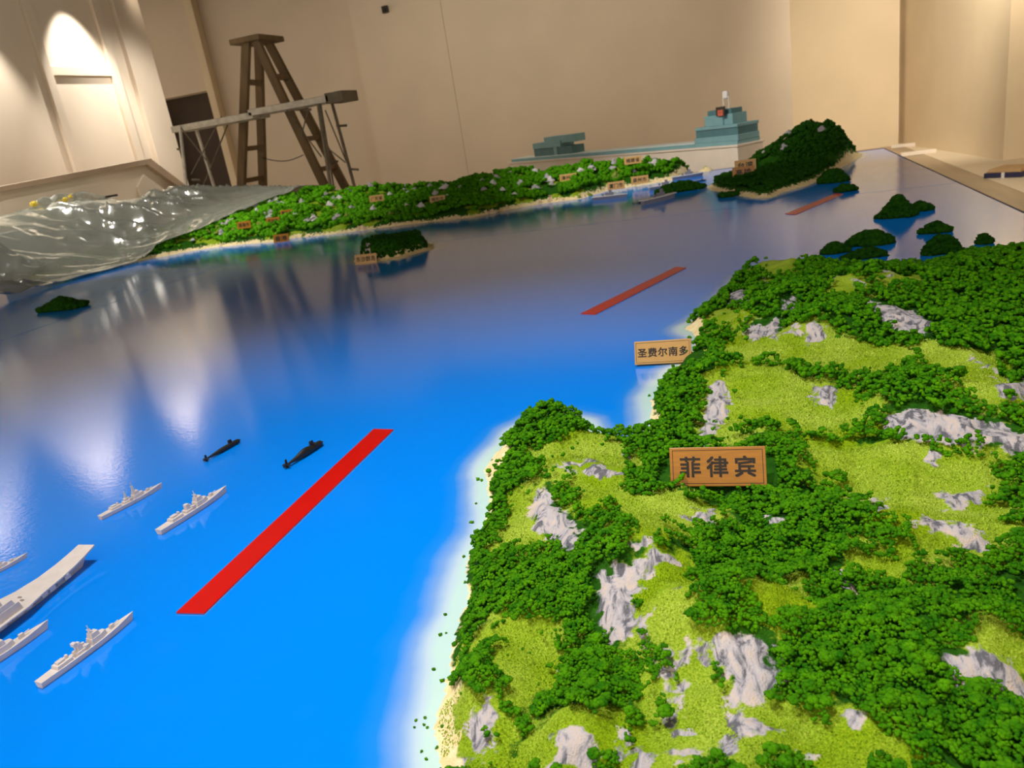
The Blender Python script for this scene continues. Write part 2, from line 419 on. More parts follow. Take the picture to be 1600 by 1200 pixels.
# recess wall with a dark doorway
d0 = atY(215, 163, YR); d1 = atY(336, 150, YR); s0 = atY(334, 150, YR)[0]; s1 = atY(345, 150, YR)[0]
xE = atY(571, 150, YB)[0]
wr = struct(empty('wall_recess', (0, YR, 0)))
f = MB(); f.box(-13, d0[0], 0, 0.3, 0, 4.55); f.box(d0[0], d1[0], 0, 0.3, d0[2], 4.55); f.box(d1[0], xE + 0.6, 0, 0.3, 0, 4.55)
f.build('wall_surface', MATS['wall_paint'], wr)
f = MB(); f.box(s0, s1, -0.16, 0, 0, 4.55); f.build('frame_post', MATS['wall_paint_cream'], wr, 0.006)
xs0 = atY(432, 60, YR)[0]
f = MB(); f.box(xs0, xE, -0.05, 0, 0, 4.55); f.build('panel', MATS['wall_paint'], wr, 0.01)
f = MB(); f.box(d0[0] - 3.0, d1[0] + 0.3, 0.5, 0.6, 0, d0[2] + 0.4)  # dark panel behind the open doorway, also stops light leaking through
dd = struct(f.build('doorway_panel_1', MATS['doorway_shade']))
dd.location.y = YR
# main back wall
xC = atY(1238, 150, YB)[0]
wb = struct(empty('wall_back', (0, YB, 0)))
xm = atY(712, 150, YB)[0]
f = MB(); f.box(xE, xm - 0.003, 0, 0.4, 0, 4.55); f.build('panel', MATS['wall_paint'], wb)
f = MB(); f.box(xm + 0.003, xC, 0, 0.4, 0, CEIL); f.build('panel', MATS['wall_paint'], wb)
# right walls, stepped
pA = at(1403, 227, 0.0); pB = at(1567, 251, 0.0)
wr2 = struct(empty('wall_right'))
f = MB(); f.box(xC - 0.4, pA[0], pA[1], pA[1] + 0.35, 0, CEIL); f.build('panel', MATS['wall_paint_cream'], wr2)
f = MB(); f.prism([(pA[0] + 0.05, pA[1] + 0.3), (pB[0], pB[1]), (pB[0] + 0.3, pB[1] + 0.05), (pA[0] + 0.4, pA[1] + 0.4)], 0, CEIL); f.build('panel', MATS['wall_paint_cream'], wr2)
f = MB(); f.box(pB[0] + 0.28, pB[0] + 0.6, 1.0, pB[1] + 0.4, 0, CEIL); f.build('panel', MATS['wall_paint_cream'], wr2)
# ------------------------------------------------------------------ the sand table
TX0, TX1, TY0, TY1 = -6.6, 1.12, -0.25, 7.70
SX, SY = -3.95, 5.03                           # joints between the sea boards
table = empty('display_table', ((TX0 + TX1) / 2, (TY0 + TY1) / 2, 0), 0, 'huge display table topped with glossy painted blue sea', 'table')
tcx, tcy = table.location.x, table.location.y
f = MB(); f.box(TX0 - tcx + 0.03, TX1 - tcx - 0.03, TY0 - tcy + 0.03, TY1 - tcy - 0.03, 0.06, SEA - 0.022); f.build('body', MATS['table_side'], table)
f = MB(); f.box(TX0 - tcx + 0.10, TX1 - tcx - 0.10, TY0 - tcy + 0.10, TY1 - tcy - 0.10, 0.0, 0.06); f.build('plinth', MATS['edge_trim'], table)
f = MB()
f.box(TX1 - tcx, TX1 - tcx + 0.008, TY0 - tcy, TY1 - tcy, SEA - 0.03, SEA + 0.002)
f.box(TX0 - tcx - 0.008, TX0 - tcx, TY0 - tcy, TY1 - tcy, SEA - 0.03, SEA + 0.002)
f.box(TX0 - tcx, TX1 - tcx, TY1 - tcy, TY1 - tcy + 0.008, SEA - 0.03, SEA + 0.002)
f.build('edge_strip', MATS['edge_trim'], table)

# coastlines (pixels measured on the sea plane)
def W(pts, z=SEA): return [tuple(at(px, py, z)[:2]) for px, py in pts]
coastA = W([(690, 1230), (684, 1190), (676, 1140), (684, 1094), (700, 1050), (708, 992), (728, 954), (727, 910), (726, 871), (752, 832), (764, 799), (764, 755), (756, 735), (777, 702), (806, 672), (838, 655), (876, 652), (912, 660), (930, 685), (955, 700), (985, 700), (1004, 690), (1014, 664), (1018, 622), (1033, 601), (1046, 579), (1076, 557), (1090, 531), (1070, 513), (1092, 494), (1120, 472), (1146, 447), (1164, 431)])
coastA += [(0.03, 3.06), (0.14, 3.10), (0.30, 2.99), (0.45, 2.90), (0.62, 2.88), (0.76, 2.96), (0.90, 3.02), (1.10, 2.98), (1.10, -0.2), (-0.40, -0.2), (-0.52, 0.25), (-0.44, 0.50)]
coastB = W([(250, 402), (300, 392), (340, 386), (390, 381), (430, 378), (462, 372), (520, 366), (560, 361), (640, 351), (700, 344), (745, 339), (790, 329), (850, 318), (905, 311), (950, 298), (1000, 290), (1050, 282), (1085, 272), (1108, 263)])
coastB = [(-6.5, 5.45), (-6.0, 5.75)] + coastB + [(-0.36, 7.66), (-6.5, 7.66)]
coastC = W([(1104, 292), (1112, 298), (1140, 303), (1178, 310), (1205, 309), (1225, 300), (1255, 292), (1285, 281), (1305, 268), (1345, 245)])
coastC += [(0.93, 7.5), (0.72, 7.58), (0.35, 7.5), (0.05, 7.2), (-0.2, 6.75)]
coastD = W([(553, 410), (575, 411), (600, 408), (630, 403), (655, 395)]) + [(-2.02, 4.70), (-2.10, 4.93), (-2.30, 4.97), (-2.48, 4.90), (-2.58, 4.70)]

def sea_panel(x0, x1, y0, y1, step, shoal=True):
    nx = max(2, int((x1 - x0) / step)); ny = max(2, int((y1 - y0) / step))
    xs = np.linspace(x0, x1, nx); ys = np.linspace(y0, y1, ny); X, Y = np.meshgrid(xs, ys)
    n = X.size
    V = np.zeros((n + 8, 3)); V[:n, 0] = X.ravel(); V[:n, 1] = Y.ravel(); V[:n, 2] = SEA
    i = np.arange(n).reshape(ny, nx)
    F = np.stack([i[:-1, :-1], i[:-1, 1:], i[1:, 1:], i[1:, :-1]], -1).reshape(-1, 4)
    for k, (a, c) in enumerate([(x0, y0), (x1, y0), (x1, y1), (x0, y1)]):
        V[n + k] = (a, c, SEA); V[n + 4 + k] = (a, c, SEA - 0.018)
    S = np.array([[n + k, n + 4 + k, n + 4 + (k + 1) % 4, n + (k + 1) % 4] for k in range(4)] + [[n + 7, n + 6, n + 5, n + 4]])
    F = np.concatenate([F, S])
    x, y = V[:, 0], V[:, 1]
    wob = (fbm(x, y, 4.0, 3, 2.0) - 0.5)
    dA = polydist(coastA, x, y) + wob * 0.05
    s = 1 - np.clip((dA - 0.006) / 0.092, 0, 1) ** 0.8
    s = np.maximum(s, 0.62 * (1 - sstep(0.02, 0.13, polydist(coastD, x, y))))
    s = np.maximum(s, 0.55 * (1 - sstep(0.02, 0.12, polydist(coastC, x, y))))
    s = np.maximum(s, 0.42 * (1 - sstep(0.0, 0.09, polydist(coastB, x, y))))
    s[inside(coastA, x, y)] = 1.0
    V[:, 0] -= tcx; V[:, 1] -= tcy
    me = np_mesh('sea_board', V, F, False, [MATS['painted_sea']]); set_attr(me, 'shoal', s)
    return meshobj('sea_board', me, None, table)
g = 0.0032
sea_panel(SX + g, TX1, TY0, SY - g, 0.0175)
sea_panel(TX0, SX - g, TY0, SY - g, 0.3)
sea_panel(SX + g, TX1, SY + g, TY1, 0.03)
sea_panel(TX0, SX - g, SY + g, TY1, 0.05)

# ------------------------------------------------------------------ terrain builder
ICO = {}
def ico(sub, seed, jit=0.24):
    key = (sub, seed, jit)
    if key in ICO: return ICO[key]
    bm = bmesh.new(); bmesh.ops.create_icosphere(bm, subdivisions=sub, radius=1.0)
    r = np.random.default_rng(seed); V = np.array([v.co[:] for v in bm.verts]); V = V * (1 + (r.random((len(V), 1)) - 0.5) * 2 * jit)
    F = np.array([[v.index for v in fc.verts] for fc in bm.faces]); bm.free(); ICO[key] = (V, F); return V, F
def blobs_mesh(name, P, R, sub, m, flat=0.85, jit=0.24):
    """many jittered leafy lumps joined into one mesh"""
    rng = np.random.default_rng(len(P) + 7); VV = []; FF = []; off = 0
    var = rng.integers(0, 5, len(P))
    for k in range(5):
        idx = np.where(var == k)[0]
        if len(idx) == 0: continue
        V, F = ico(sub, k, jit); n = len(idx); a = rng.random(n) * 6.283; c, s = np.cos(a)[:, None], np.sin(a)[:, None]
        r = R[idx][:, None]
        x = (V[None, :, 0] * c - V[None, :, 1] * s) * r * (0.85 + 0.3 * rng.random((n, 1))); y = (V[None, :, 0] * s + V[None, :, 1] * c) * r
        z = V[None, :, 2] * r * flat * (0.85 + 0.3 * rng.random((n, 1)))
        Q = np.stack([x + P[idx][:, 0:1], y + P[idx][:, 1:2], z + P[idx][:, 2:3]], -1).reshape(-1, 3)
        G = (F[None] + (np.arange(n) * len(V))[:, None, None]).reshape(-1, 3) + off
        VV.append(Q); FF.append(G); off += len(Q)
    return np_mesh(name, np.concatenate(VV), np.concatenate(FF), True, [m])

class Land:
    def __init__(s, poly, hfun, step, pad=0.03):
        xs = [p[0] for p in poly]; ys = [p[1] for p in poly]
        s.poly = poly; s.step = step
        s.x0, s.y0 = min(xs) - pad, min(ys) - pad
        s.nx = int((max(xs) + pad - s.x0) / step) + 1; s.ny = int((max(ys) + pad - s.y0) / step) + 1
        s.X, s.Y = np.meshgrid(s.x0 + np.arange(s.nx) * step, s.y0 + np.arange(s.ny) * step)
        s.sd = sdist(poly, s.X, s.Y) + (fbm(s.X, s.Y, 22.0, 3, 4.0) - 0.5) * 0.02
        s.Z = hfun(s.X, s.Y, s.sd)
        s.grass = np.zeros_like(s.X); s.rock = np.zeros_like(s.X); s.sand = np.zeros_like(s.X)
    def samp(s, A, x, y):
        fx = np.clip((np.asarray(x) - s.x0) / s.step, 0, s.nx - 1.001); fy = np.clip((np.asarray(y) - s.y0) / s.step, 0, s.ny - 1.001)
        i = fx.astype(int); j = fy.astype(int); u = fx - i; v = fy - j
        return (A[j, i] * (1 - u) + A[j, i + 1] * u) * (1 - v) + (A[j + 1, i] * (1 - u) + A[j + 1, i + 1] * u) * v
    def hit(s, px, py):
        """where a sight line through the measured point meets the ground"""
        v = ray(px, py); t1 = (SEA - CP[2]) / v[2]; t = t1 * np.linspace(0.45, 1.0, 400)
        x = CP[0] + v[0] * t; y = CP[1] + v[1] * t; z = CP[2] + v[2] * t
        inb = (x > s.x0) & (x < s.x0 + (s.nx - 1) * s.step) & (y > s.y0) & (y < s.y0 + (s.ny - 1) * s.step)
        h = np.where(inb, s.samp(s.Z, x, y), SEA)
        k = np.argmax(z <= h + 1e-6) if np.any(z <= h + 1e-6) else -1
        return (x[k], y[k])
    def area(s, pts, soft=0.012):
        poly = [s.hit(*p) for p in pts]
        d = sdist(poly, s.X, s.Y)
        return np.clip(0.5 + d / soft * 0.5, 0, 1), poly
    def mesh(s, name, m, parent, base):
        keep = s.sd > -2.2 * s.step
        Z = np.where(s.sd > 0, np.maximum(s.Z, SEA + 0.0004), SEA - 0.004)
        idx = -np.ones(s.X.shape, int); idx[keep] = np.arange(keep.sum())
        V = np.stack([s.X[keep] - base[0], s.Y[keep] - base[1], Z[keep] - base[2]], -1)
        c = keep[:-1, :-1] & keep[:-1, 1:] & keep[1:, 1:] & keep[1:, :-1]
        F = np.stack([idx[:-1, :-1][c], idx[:-1, 1:][c], idx[1:, 1:][c], idx[1:, :-1][c]], -1)
        me = np_mesh(name, V, F, True, [m])
        for nme in ('grass', 'rock', 'sand'): set_attr(me, nme, getattr(s, nme)[keep])
        return meshobj(name, me, None, parent)

# ------------------------------------------------------------------ near land
HILLS = []   # x, y, height, radius x, radius y, rotation
def heightA(x, y, sd):
    n = fbm(x, y, 2.6, 4, 1.0); n2 = ridged(x, y, 4.2, 4, 7.0)
    inland = sstep(0.0, 0.34, sd)
    h = 0.030 * sstep(0.0, 0.05, sd) + inland * (0.012 + 0.050 * n + 0.050 * (n2 - 0.5))
    h = h + sstep(0.0, 0.10, sd) * 0.016 * (ridged(x, y, 11.0, 3, 3.0) - 0.4)
    for hx, hy, a, r in HILLS:
        d = np.hypot(x - hx, y - hy) / r
        h = h + a * np.exp(-d * d * 1.6) * sstep(0.0, 0.06, sd)
    # far side slopes down to the sea behind the ridge
    h = h + 0.010 * sstep(1.9, 2.5, y) * sstep(0.1, 0.4, sd)
    return SEA + np.where(sd > 0, np.maximum(h, 0.0005), -0.004)
def hill(px, py, a, r, z=0.64):
    p = at(px, py, SEA + (z - 0.6)); HILLS.append((p[0], p[1], a, r))
hill(868, 640, 0.028, 0.10, 0.62)     # headland
hill(945, 690, 0.020, 0.12, 0.63)
hill(865, 760, 0.030, 0.09)
hill(985, 880, 0.055, 0.11, 0.66)
hill(905, 1140, 0.035, 0.06, 0.66)
hill(1150, 985, 0.045, 0.10, 0.66)
hill(1240, 470, 0.040, 0.10, 0.68)
hill(1275, 510, 0.035, 0.09, 0.67)
hill(1190, 500, 0.040, 0.11, 0.65)
hill(1350, 455, 0.055, 0.14, 0.68)
hill(1430, 640, 0.045, 0.13, 0.67)
hill(1560, 650, 0.040, 0.15, 0.67)
hill(1215, 415, 0.035, 0.22, 0.66)
hill(1540, 415, 0.030, 0.25, 0.66)
hill(1120, 590, 0.030, 0.10, 0.65)
hill(760, 1090, 0.030, 0.07, 0.63)
hill(1510, 1010, 0.035, 0.09, 0.66)
hill(820, 960, 0.020, 0.08, 0.64)
A = Land(coastA, heightA, 0.0055)
GR = [[(830, 705), (900, 680), (960, 690), (1000, 720), (985, 765), (940, 800), (890, 790), (880, 760), (840, 735)],
      [(800, 770), (830, 768), (832, 830), (872, 850), (830, 862), (800, 850), (775, 865), (770, 840), (795, 820)],
      [(785, 965), (830, 955), (862, 990), (885, 1030), (850, 1085), (815, 1100), (790, 1060), (780, 1000)],
      [(985, 905), (1060, 870), (1100, 935), (1112, 990), (1135, 1060), (1120, 1110), (1040, 1115), (1020, 1050), (985, 1020), (995, 950)],
      [(1030, 1110), (1130, 1080), (1220, 1100), (1310, 1130), (1400, 1150), (1430, 1210), (950, 1210), (985, 1150)],
      [(870, 1130), (940, 1112), (985, 1140), (960, 1210), (800, 1210), (830, 1165)],
      [(1210, 700), (1300, 690), (1480, 700), (1560, 712), (1560, 790), (1580, 830), (1540, 880), (1480, 880), (1420, 850), (1350, 800), (1300, 760)],
      [(1105, 590), (1200, 570), (1330, 610), (1380, 660), (1250, 690), (1180, 650), (1130, 695), (1100, 680)],
      [(1120, 545), (1160, 520), (1300, 525), (1400, 545), (1450, 575), (1340, 590), (1200, 565), (1140, 570)],
      [(960, 775), (1040, 775), (1130, 800), (1080, 830), (1010, 835), (950, 830)],
      [(1162, 425), (1215, 402), (1290, 412), (1240, 432), (1190, 440)],
      [(1095, 505), (1140, 480), (1170, 500), (1120, 525)],
      [(1370, 428), (1430, 428), (1440, 450), (1380, 455)], [(1290, 440), (1340, 435), (1370, 460), (1300, 465)],
      [(1525, 1000), (1605, 985), (1605, 1080), (1560, 1045)],
      [(1330, 850), (1420, 850), (1430, 895), (1360, 900)],
      [(1190, 910), (1250, 905), (1270, 945), (1200, 950)],
      [(735, 1000), (760, 985), (765, 1010), (740, 1025)], [(685, 1120), (735, 1080), (790, 1110), (780, 1210), (690, 1210)],
      [(1440, 540), (1540, 560), (1600, 600), (1605, 650), (1520, 630), (1440, 590)]]
RK = [[(938, 895), (985, 880), (1050, 866), (1062, 885), (1012, 902), (990, 945), (992, 1012), (958, 1006), (932, 965)],
      [(835, 768), (855, 763), (868, 790), (908, 838), (900, 858), (852, 846), (835, 825), (827, 800)],
      [(908, 737), (940, 726), (968, 742), (945, 750)], [(868, 1150), (900, 1138), (937, 1150), (948, 1205), (862, 1205)],
      [(1120, 985), (1165, 1000), (1200, 1018), (1228, 1058), (1200, 1085), (1163, 1118), (1130, 1060), (1108, 1030)],
      [(1138, 1122), (1180, 1118), (1212, 1142), (1160, 1150)],
      [(1480, 1025), (1530, 1012), (1605, 1058), (1605, 1095), (1560, 1080), (1498, 1082)],
      [(1422, 822), (1470, 813), (1532, 836), (1546, 856), (1510, 862), (1480, 836)],
      [(1458, 772), (1542, 763), (1520, 790), (1480, 798)],
      [(1378, 652), (1430, 638), (1500, 650), (1545, 662), (1605, 680), (1605, 718), (1560, 700), (1480, 696), (1430, 690), (1385, 672)],
      [(1352, 468), (1382, 480), (1430, 488), (1466, 510), (1440, 527), (1400, 516), (1368, 490)],
      [(1162, 518), (1180, 500), (1197, 520), (1180, 534)], [(1198, 508), (1212, 498), (1224, 502), (1210, 534), (1196, 522)],
      [(1256, 510), (1274, 502), (1290, 514), (1286, 532), (1262, 537)], [(1222, 478), (1242, 462), (1244, 482), (1218, 498)],
      [(1138, 460), (1165, 453), (1170, 474), (1140, 477)], [(1108, 602), (1132, 594), (1142, 640), (1120, 668), (1098, 660)],
      [(1552, 606), (1605, 592), (1605, 622), (1558, 628)], [(1448, 702), (1476, 704), (1466, 726), (1446, 720)],
      [(735, 1112), (768, 1090), (778, 1130), (750, 1185), (736, 1165)], [(990, 1165), (1012, 1165), (1020, 1205), (990, 1205)],
      [(1160, 440), (1340, 440), (1341, 441), (1161, 441)], [(1333, 440), (1352, 442), (1345, 455)],
      [(1085, 800), (1115, 795), (1110, 815), (1090, 822)], [(1200, 808), (1222, 815), (1215, 828)], [(1300, 890), (1335, 915), (1330, 935)],
      [(1070, 1000), (1108, 1005), (1110, 1030), (1062, 1028)], [(985, 850), (1010, 845), (1000, 865)], [(1320, 1118), (1345, 1120), (1330, 1135)],
      [(1080, 690), (1105, 655), (1120, 668), (1100, 700)], [(1270, 600), (1310, 610), (1300, 640), (1275, 630)]]
for pg in GR: A.grass = np.maximum(A.grass, A.area(pg, 0.05)[0])
for pg in RK: A.rock = np.maximum(A.rock, A.area(pg, 0.03)[0])
A.grass = np.maximum(A.grass, sstep(0.52, 0.62, fbm(A.X, A.Y, 3.4, 3, 3.0)) * (A.X > 0.31 * A.Y + 0.04))
A.rock = np.maximum(A.rock, np.where(A.grass > 0.5, 0.49 * sstep(0.60, 0.75, fbm(A.X, A.Y, 9.0, 3, 5.0)), 0))
rk = sstep(0.4, 0.9, A.rock) * sstep(0.03, 0.08, A.sd)
A.Z = A.Z + rk * (0.014 * (ridged(A.X + 0.5 * A.Y, A.Y, 16.0, 4, 2.0) - 0.35) + 0.004)
A.sand = np.clip(1.15 - A.sd / 0.016, 0, 1) * (A.sd > -0.02) * (0.35 + 0.75 * fbm(A.X, A.Y, 12.0, 2, 8.0))
for pg in [[(668, 1215), (676, 1110), (700, 1055), (722, 1072), (708, 1115), (722, 1215)], [(755, 735), (778, 702), (800, 700), (785, 725), (768, 748)], [(1068, 512), (1090, 497), (1104, 506), (1098, 524), (1088, 532)], [(1010, 668), (1016, 640), (1042, 645), (1030, 668)]]:
    A.sand = np.maximum(A.sand, A.area(pg, 0.02)[0])
nearland = empty('model_landmass', (0.35, 1.4, SEA), 0, 'large hilly green landmass with grey rock patches filling the right foreground', 'model terrain')
A.mesh('flocked_ground', MATS['flocked_ground'], nearland, (0.35, 1.4, SEA))

def scatter(land, spacing0, growth, seed, keepfun, rmul=0.78, near=0.9):
    """jittered points whose spacing grows with distance from the viewing side"""
    rng = np.random.default_rng(seed); s = spacing0
    gx = np.arange(land.x0, land.x0 + land.nx * land.step, s); gy = np.arange(land.y0, land.y0 + land.ny * land.step, s)
    X, Y = np.meshgrid(gx, gy); X = X.ravel() + (rng.random(X.size) - 0.5) * s * 1.1; Y = Y.ravel() + (rng.random(Y.size) - 0.5) * s * 1.1
    d = np.hypot(X, Y); k = 1 + growth * np.maximum(0, d - near)
    ok = rng.random(X.size) < 1 / k ** 2
    X, Y, k = X[ok], Y[ok], k[ok]
    ok = keepfun(X, Y, rng); X, Y, k = X[ok], Y[ok], k[ok]
    R = s * rmul * k * (0.65 + 0.7 * rng.random(X.size) ** 1.5)
    Z = land.samp(land.Z, X, Y)
    return X, Y, Z, R, k
def canopy(x, y):
    """lumpy crown height 0..1 of the foam foliage"""
    a = fbm(x, y, 62.0, 2, 3.3); b = fbm(x, y, 20.0, 2, 9.3)
    return np.clip((0.62 * a + 0.38 * b - 0.30) * 2.6, 0, 1)
CLEAR = [at(1122, 775, SEA + 0.03), at(1040, 566, SEA + 0.015)]   # open ground where name plates stand
def keepA(x, y, rng):
    sd = A.samp(A.sd, x, y); g = A.samp(A.grass, x, y); r = A.samp(A.rock, x, y)
    jit = (fbm(x, y, 34.0, 4, 6.0) - 0.5) * 2.0
    forest = (np.maximum(g, r * 1.25) + jit * 0.45 < 0.50) & (sd > 0.008)
    forest &= A.samp(A.sand, x, y) < 0.6
    forest &= ~((sd < 0.016) & (fbm(x, y, 9.0, 2, 1.0) > 0.55))
    stray = (rng.random(x.size) < 0.010) & (r < 0.4) & (sd > -0.030) & (sd < 0.2)
    inview = (y > 0.42) & (y < 3.07)
    hole = (fbm(x, y, 14.0, 3, 12.0) > 0.74)
    for c, (hw, y0, y1) in zip(CLEAR, ((0.10, -0.055, 0.035), (0.115, -0.15, 0.03))): inview &= ~((np.abs(x - c[0]) < hw) & (y > c[1] + y0) & (y < c[1] + y1))
    return ((forest & ~hole) | stray) & inview
X, Y, Z, R, K = scatter(A, 0.0034, 0.92, 21, keepA, 0.82, 0.85)
sdp = A.samp(A.sd, X, Y)
Z = np.where(sdp < 0, SEA, Z)
lift = canopy(X, Y) * 0.015 * np.minimum(K, 1.6) * (sdp > 0.005)
P = np.stack([X - 0.35, Y - 1.4, Z + R * 0.4 + lift - SEA], -1)
d = np.hypot(X, Y)
m1 = blobs_mesh('foliage', P, R, 1, MATS['foliage_green'], 0.9, 0.42)
tag(meshobj('foliage', m1, None, nearland), kind='stuff')
NLUMPS = len(P)
# the most prominent crowns of the near forest, one object each
bushes = []
for k in range(5):
    rr = np.random.default_rng(70 + k); Q = rr.normal(size=(15, 3)); Q /= np.linalg.norm(Q, axis=1)[:, None]; Q[:, 2] = np.abs(Q[:, 2]) * 0.8
    Q *= 0.62
    bushes.append(blobs_mesh('tree_clump', Q, np.full(15, 0.42) * (0.8 + 0.4 * rr.random(15)), 1, MATS['foliage_green'], 0.95, 0.28))
score = lift * 90 - d * 1.3 + 0.2 * RNG.random(len(d)); score[sdp < 0.012] = -99
taken = []
for j in np.argsort(-score):
    if len(taken) >= 300: break
    if all((X[j] - X[t]) ** 2 + (Y[j] - Y[t]) ** 2 > 0.013 ** 2 for t in taken): taken.append(j)
for i, j in enumerate(taken):
    o = bpy.data.objects.new('tree_clump', bushes[i % 5]); COL.objects.link(o); o.parent = nearland
    o.location = P[j]; r = 0.0062 + 0.003 * RNG.random(); o.scale = (r, r, r * 0.9); o.rotation_euler = (0, 0, RNG.random() * 6.28)

# flock turf on the open ground
def keepT(x, y, rng):
    g = A.samp(A.grass, x, y); r = A.samp(A.rock, x, y); j = (fbm(x, y, 48.0, 4, 2.0) - 0.5) * 1.1
    return (g + j > 0.36) & (r + j * 0.6 < 0.40) & (A.samp(A.sd, x, y) > 0.008) & (y > 0.42) & (np.hypot(x, y) < 2.3)
X, Y, Z, R, K = scatter(A, 0.0030, 0.75, 33, keepT, 0.5, 0.8)
rng = np.random.default_rng(9); n = len(X)
T = np.array([[1, 0, 0], [-0.5, 0.87, 0], [-0.5, -0.87, 0], [0, 0, 1.0]]); TF = np.array([[0, 1, 3], [1, 2, 3], [2, 0, 3]])
a_ = rng.random(n) * 6.283; c_, s_ = np.cos(a_)[:, None], np.sin(a_)[:, None]; tx, ty = (rng.random((2, n, 1)) - 0.5) * 1.6
q = T[None].repeat(n, 0); R_ = R[:, None]
V = np.stack([(q[:, :, 0] * c_ - q[:, :, 1] * s_ + q[:, :, 2] * tx) * R_ + X[:, None] - 0.35, (q[:, :, 0] * s_ + q[:, :, 1] * c_ + q[:, :, 2] * ty) * R_ + Y[:, None] - 1.4, q[:, :, 2] * R_ * 1.5 + Z[:, None] - SEA - 0.0003], -1).reshape(-1, 3)
F = (TF[None] + (np.arange(n) * 4)[:, None, None]).reshape(-1, 3)
tag(meshobj('turf', np_mesh('turf', V, F, False, [MATS['turf_flock']]), None, nearland), kind='stuff')
NTURF = n
# ------------------------------------------------------------------ far coast
_ys = {}
bx = np.array([p[0] for p in coastB[:-2]]); by = np.array([p[1] for p in coastB[:-2]])
RX = np.array([-7.0, -6.5, -5.77, -4.8, -4.46, -3.58, -2.88, -2.4, -1.88, -1.14, -0.75, -0.43, -0.2])
RZ = np.array([0.06, 0.10, 0.24, 0.31, 0.32, 0.24, 0.18, 0.20, 0.18, 0.17, 0.12, 0.06, 0.04])
def heightB(x, y, sd):
    yc = np.interp(x, bx, by); t = np.clip((y - yc) / (7.45 - yc), 0, 1.2)
    h = np.interp(x, RX, RZ) * np.clip(t, 0, 1) ** 0.85 * (1 - 0.25 * np.clip(t - 1, 0, 1) * 5)
    h = h * (0.72 + 0.45 * fbm(x, y, 3.2, 3, 2.0)) + 0.03 * sstep(0, 0.06, sd) + 0.035 * (ridged(x, y, 5.0, 3, 1.0) - 0.45) * sstep(0.02, 0.2, sd)
    return SEA + np.where(sd > 0, np.maximum(h, 0.004), -0.004)
B = Land(coastB, heightB, 0.02)
B.sand = np.clip(1.2 - B.sd / 0.05, 0, 1) * (0.5 + 0.6 * fbm(B.X, B.Y, 6.0, 2, 8.0))
B.grass = sstep(0.50, 0.62, fbm(B.X, B.Y, 7.0, 3, 4.0)) * 0.9
bb = (-3.2, 7.0, SEA)
coast = empty('model_coastline', bb, 0, 'long wooded coastal strip with small grey crags along the far edge', 'model terrain')
B.mesh('flocked_ground', MATS['flocked_ground_far'], coast, bb)
def keepB(x, y, rng):
    sd = B.samp(B.sd, x, y); return (sd > 0.042 + 0.04 * (fbm(x, y, 5.0, 2, 3.0) - 0.3)) & (fbm(x, y, 6.0, 3, 7.0) < 0.64)
X, Y, Z, R, K = scatter(B, 0.030, 0.0, 5, keepB, 0.80)
lift = np.clip(fbm(X, Y, 9.0, 2, 2.2) - 0.35, 0, 1) * 0.09
P = np.stack([X - bb[0], Y - bb[1], Z + R * 0.4 + lift - bb[2]], -1)
bright = (X < -3.1) & (fbm(X, Y, 4.0, 2, 1.1) > 0.38)
tag(meshobj('foliage', blobs_mesh('foliage', P[~bright], R[~bright], 1, MATS['foliage_green'], 0.9, 0.28), None, coast), kind='stuff')
tag(meshobj('bright_foliage', blobs_mesh('bright_foliage', P[bright], R[bright], 1, MATS['foliage_far'], 0.9, 0.28), None, coast), kind='stuff')

def crag_mesh(name, seed, m, slim=1.0):
    r = random.Random(seed); n = 7; secs = []
    for k, (zz, rr) in enumerate([(-0.3, 1.05), (0.15, 0.95), (0.5, 0.68), (0.85, 0.36), (1.15, 0.10)]):
        ox, oy = (r.uniform(-.18, .18) * k * 0.5, r.uniform(-.18, .18) * k * 0.5)
        secs.append([(ox + math.cos(6.283 * j / n) * rr * r.uniform(.7, 1.25), oy + math.sin(6.283 * j / n) * rr * r.uniform(.7, 1.25), zz * slim + r.uniform(-.08, .08)) for j in range(n)])
    return MB().loft(secs).mesh(name, m)
CR = {mm: [crag_mesh('rock', 10 * i + k, MATS[mm], sl) for k, sl in enumerate((1.0, 1.25, 0.8, 1.1))] for i, mm in enumerate(('rock_grey', 'rock_pale', 'rock_sand', 'rock_moss'))}
def put_rock(parent, base, x, y, z, r, mm):
    me = random.choice(CR[mm]); o = bpy.data.objects.new('rock', me); COL.objects.link(o); o.parent = parent
    o.location = (x - base[0], y - base[1], z - base[2]); o.scale = (r * random.uniform(.8, 1.2), r * random.uniform(.8, 1.2), r * random.uniform(.6, 1.0))
    o.rotation_euler = (random.uniform(-.15, .15), random.uniform(-.15, .15), random.uniform(0, 6.28))
for k in range(105):          # crags standing out of the trees
    x = random.uniform(-5.3, -0.7); yc = float(np.interp(x, bx, by)); t = random.random() ** 0.9
    if x > -3.0 and random.random() < 0.35: continue
    y = yc + 0.08 + t * (7.42 - yc - 0.08)
    z = float(B.samp(B.Z, x, y))
    mm = random.choice(['rock_grey', 'rock_grey', 'rock_pale']) if t > 0.25 else random.choice(['rock_grey', 'rock_moss', 'rock_moss', 'rock_pale'])
    put_rock(coast, bb, x, y, z + 0.03, random.uniform(0.022, 0.046), mm)
for k in range(70):           # sandy rocks on the beach
    x = random.uniform(-5.4, -0.7); yc = float(np.interp(x, bx, by)); y = yc + random.uniform(0.015, 0.06)
    big = (-2.6 < x < -1.6) or (-3.4 < x < -2.9)
    put_rock(coast, bb, x, y, SEA + 0.002, random.uniform(0.02, 0.045) * (1.35 if big else 0.8), random.choice(['rock_sand', 'rock_sand', 'rock_moss']) if not big else 'rock_sand')

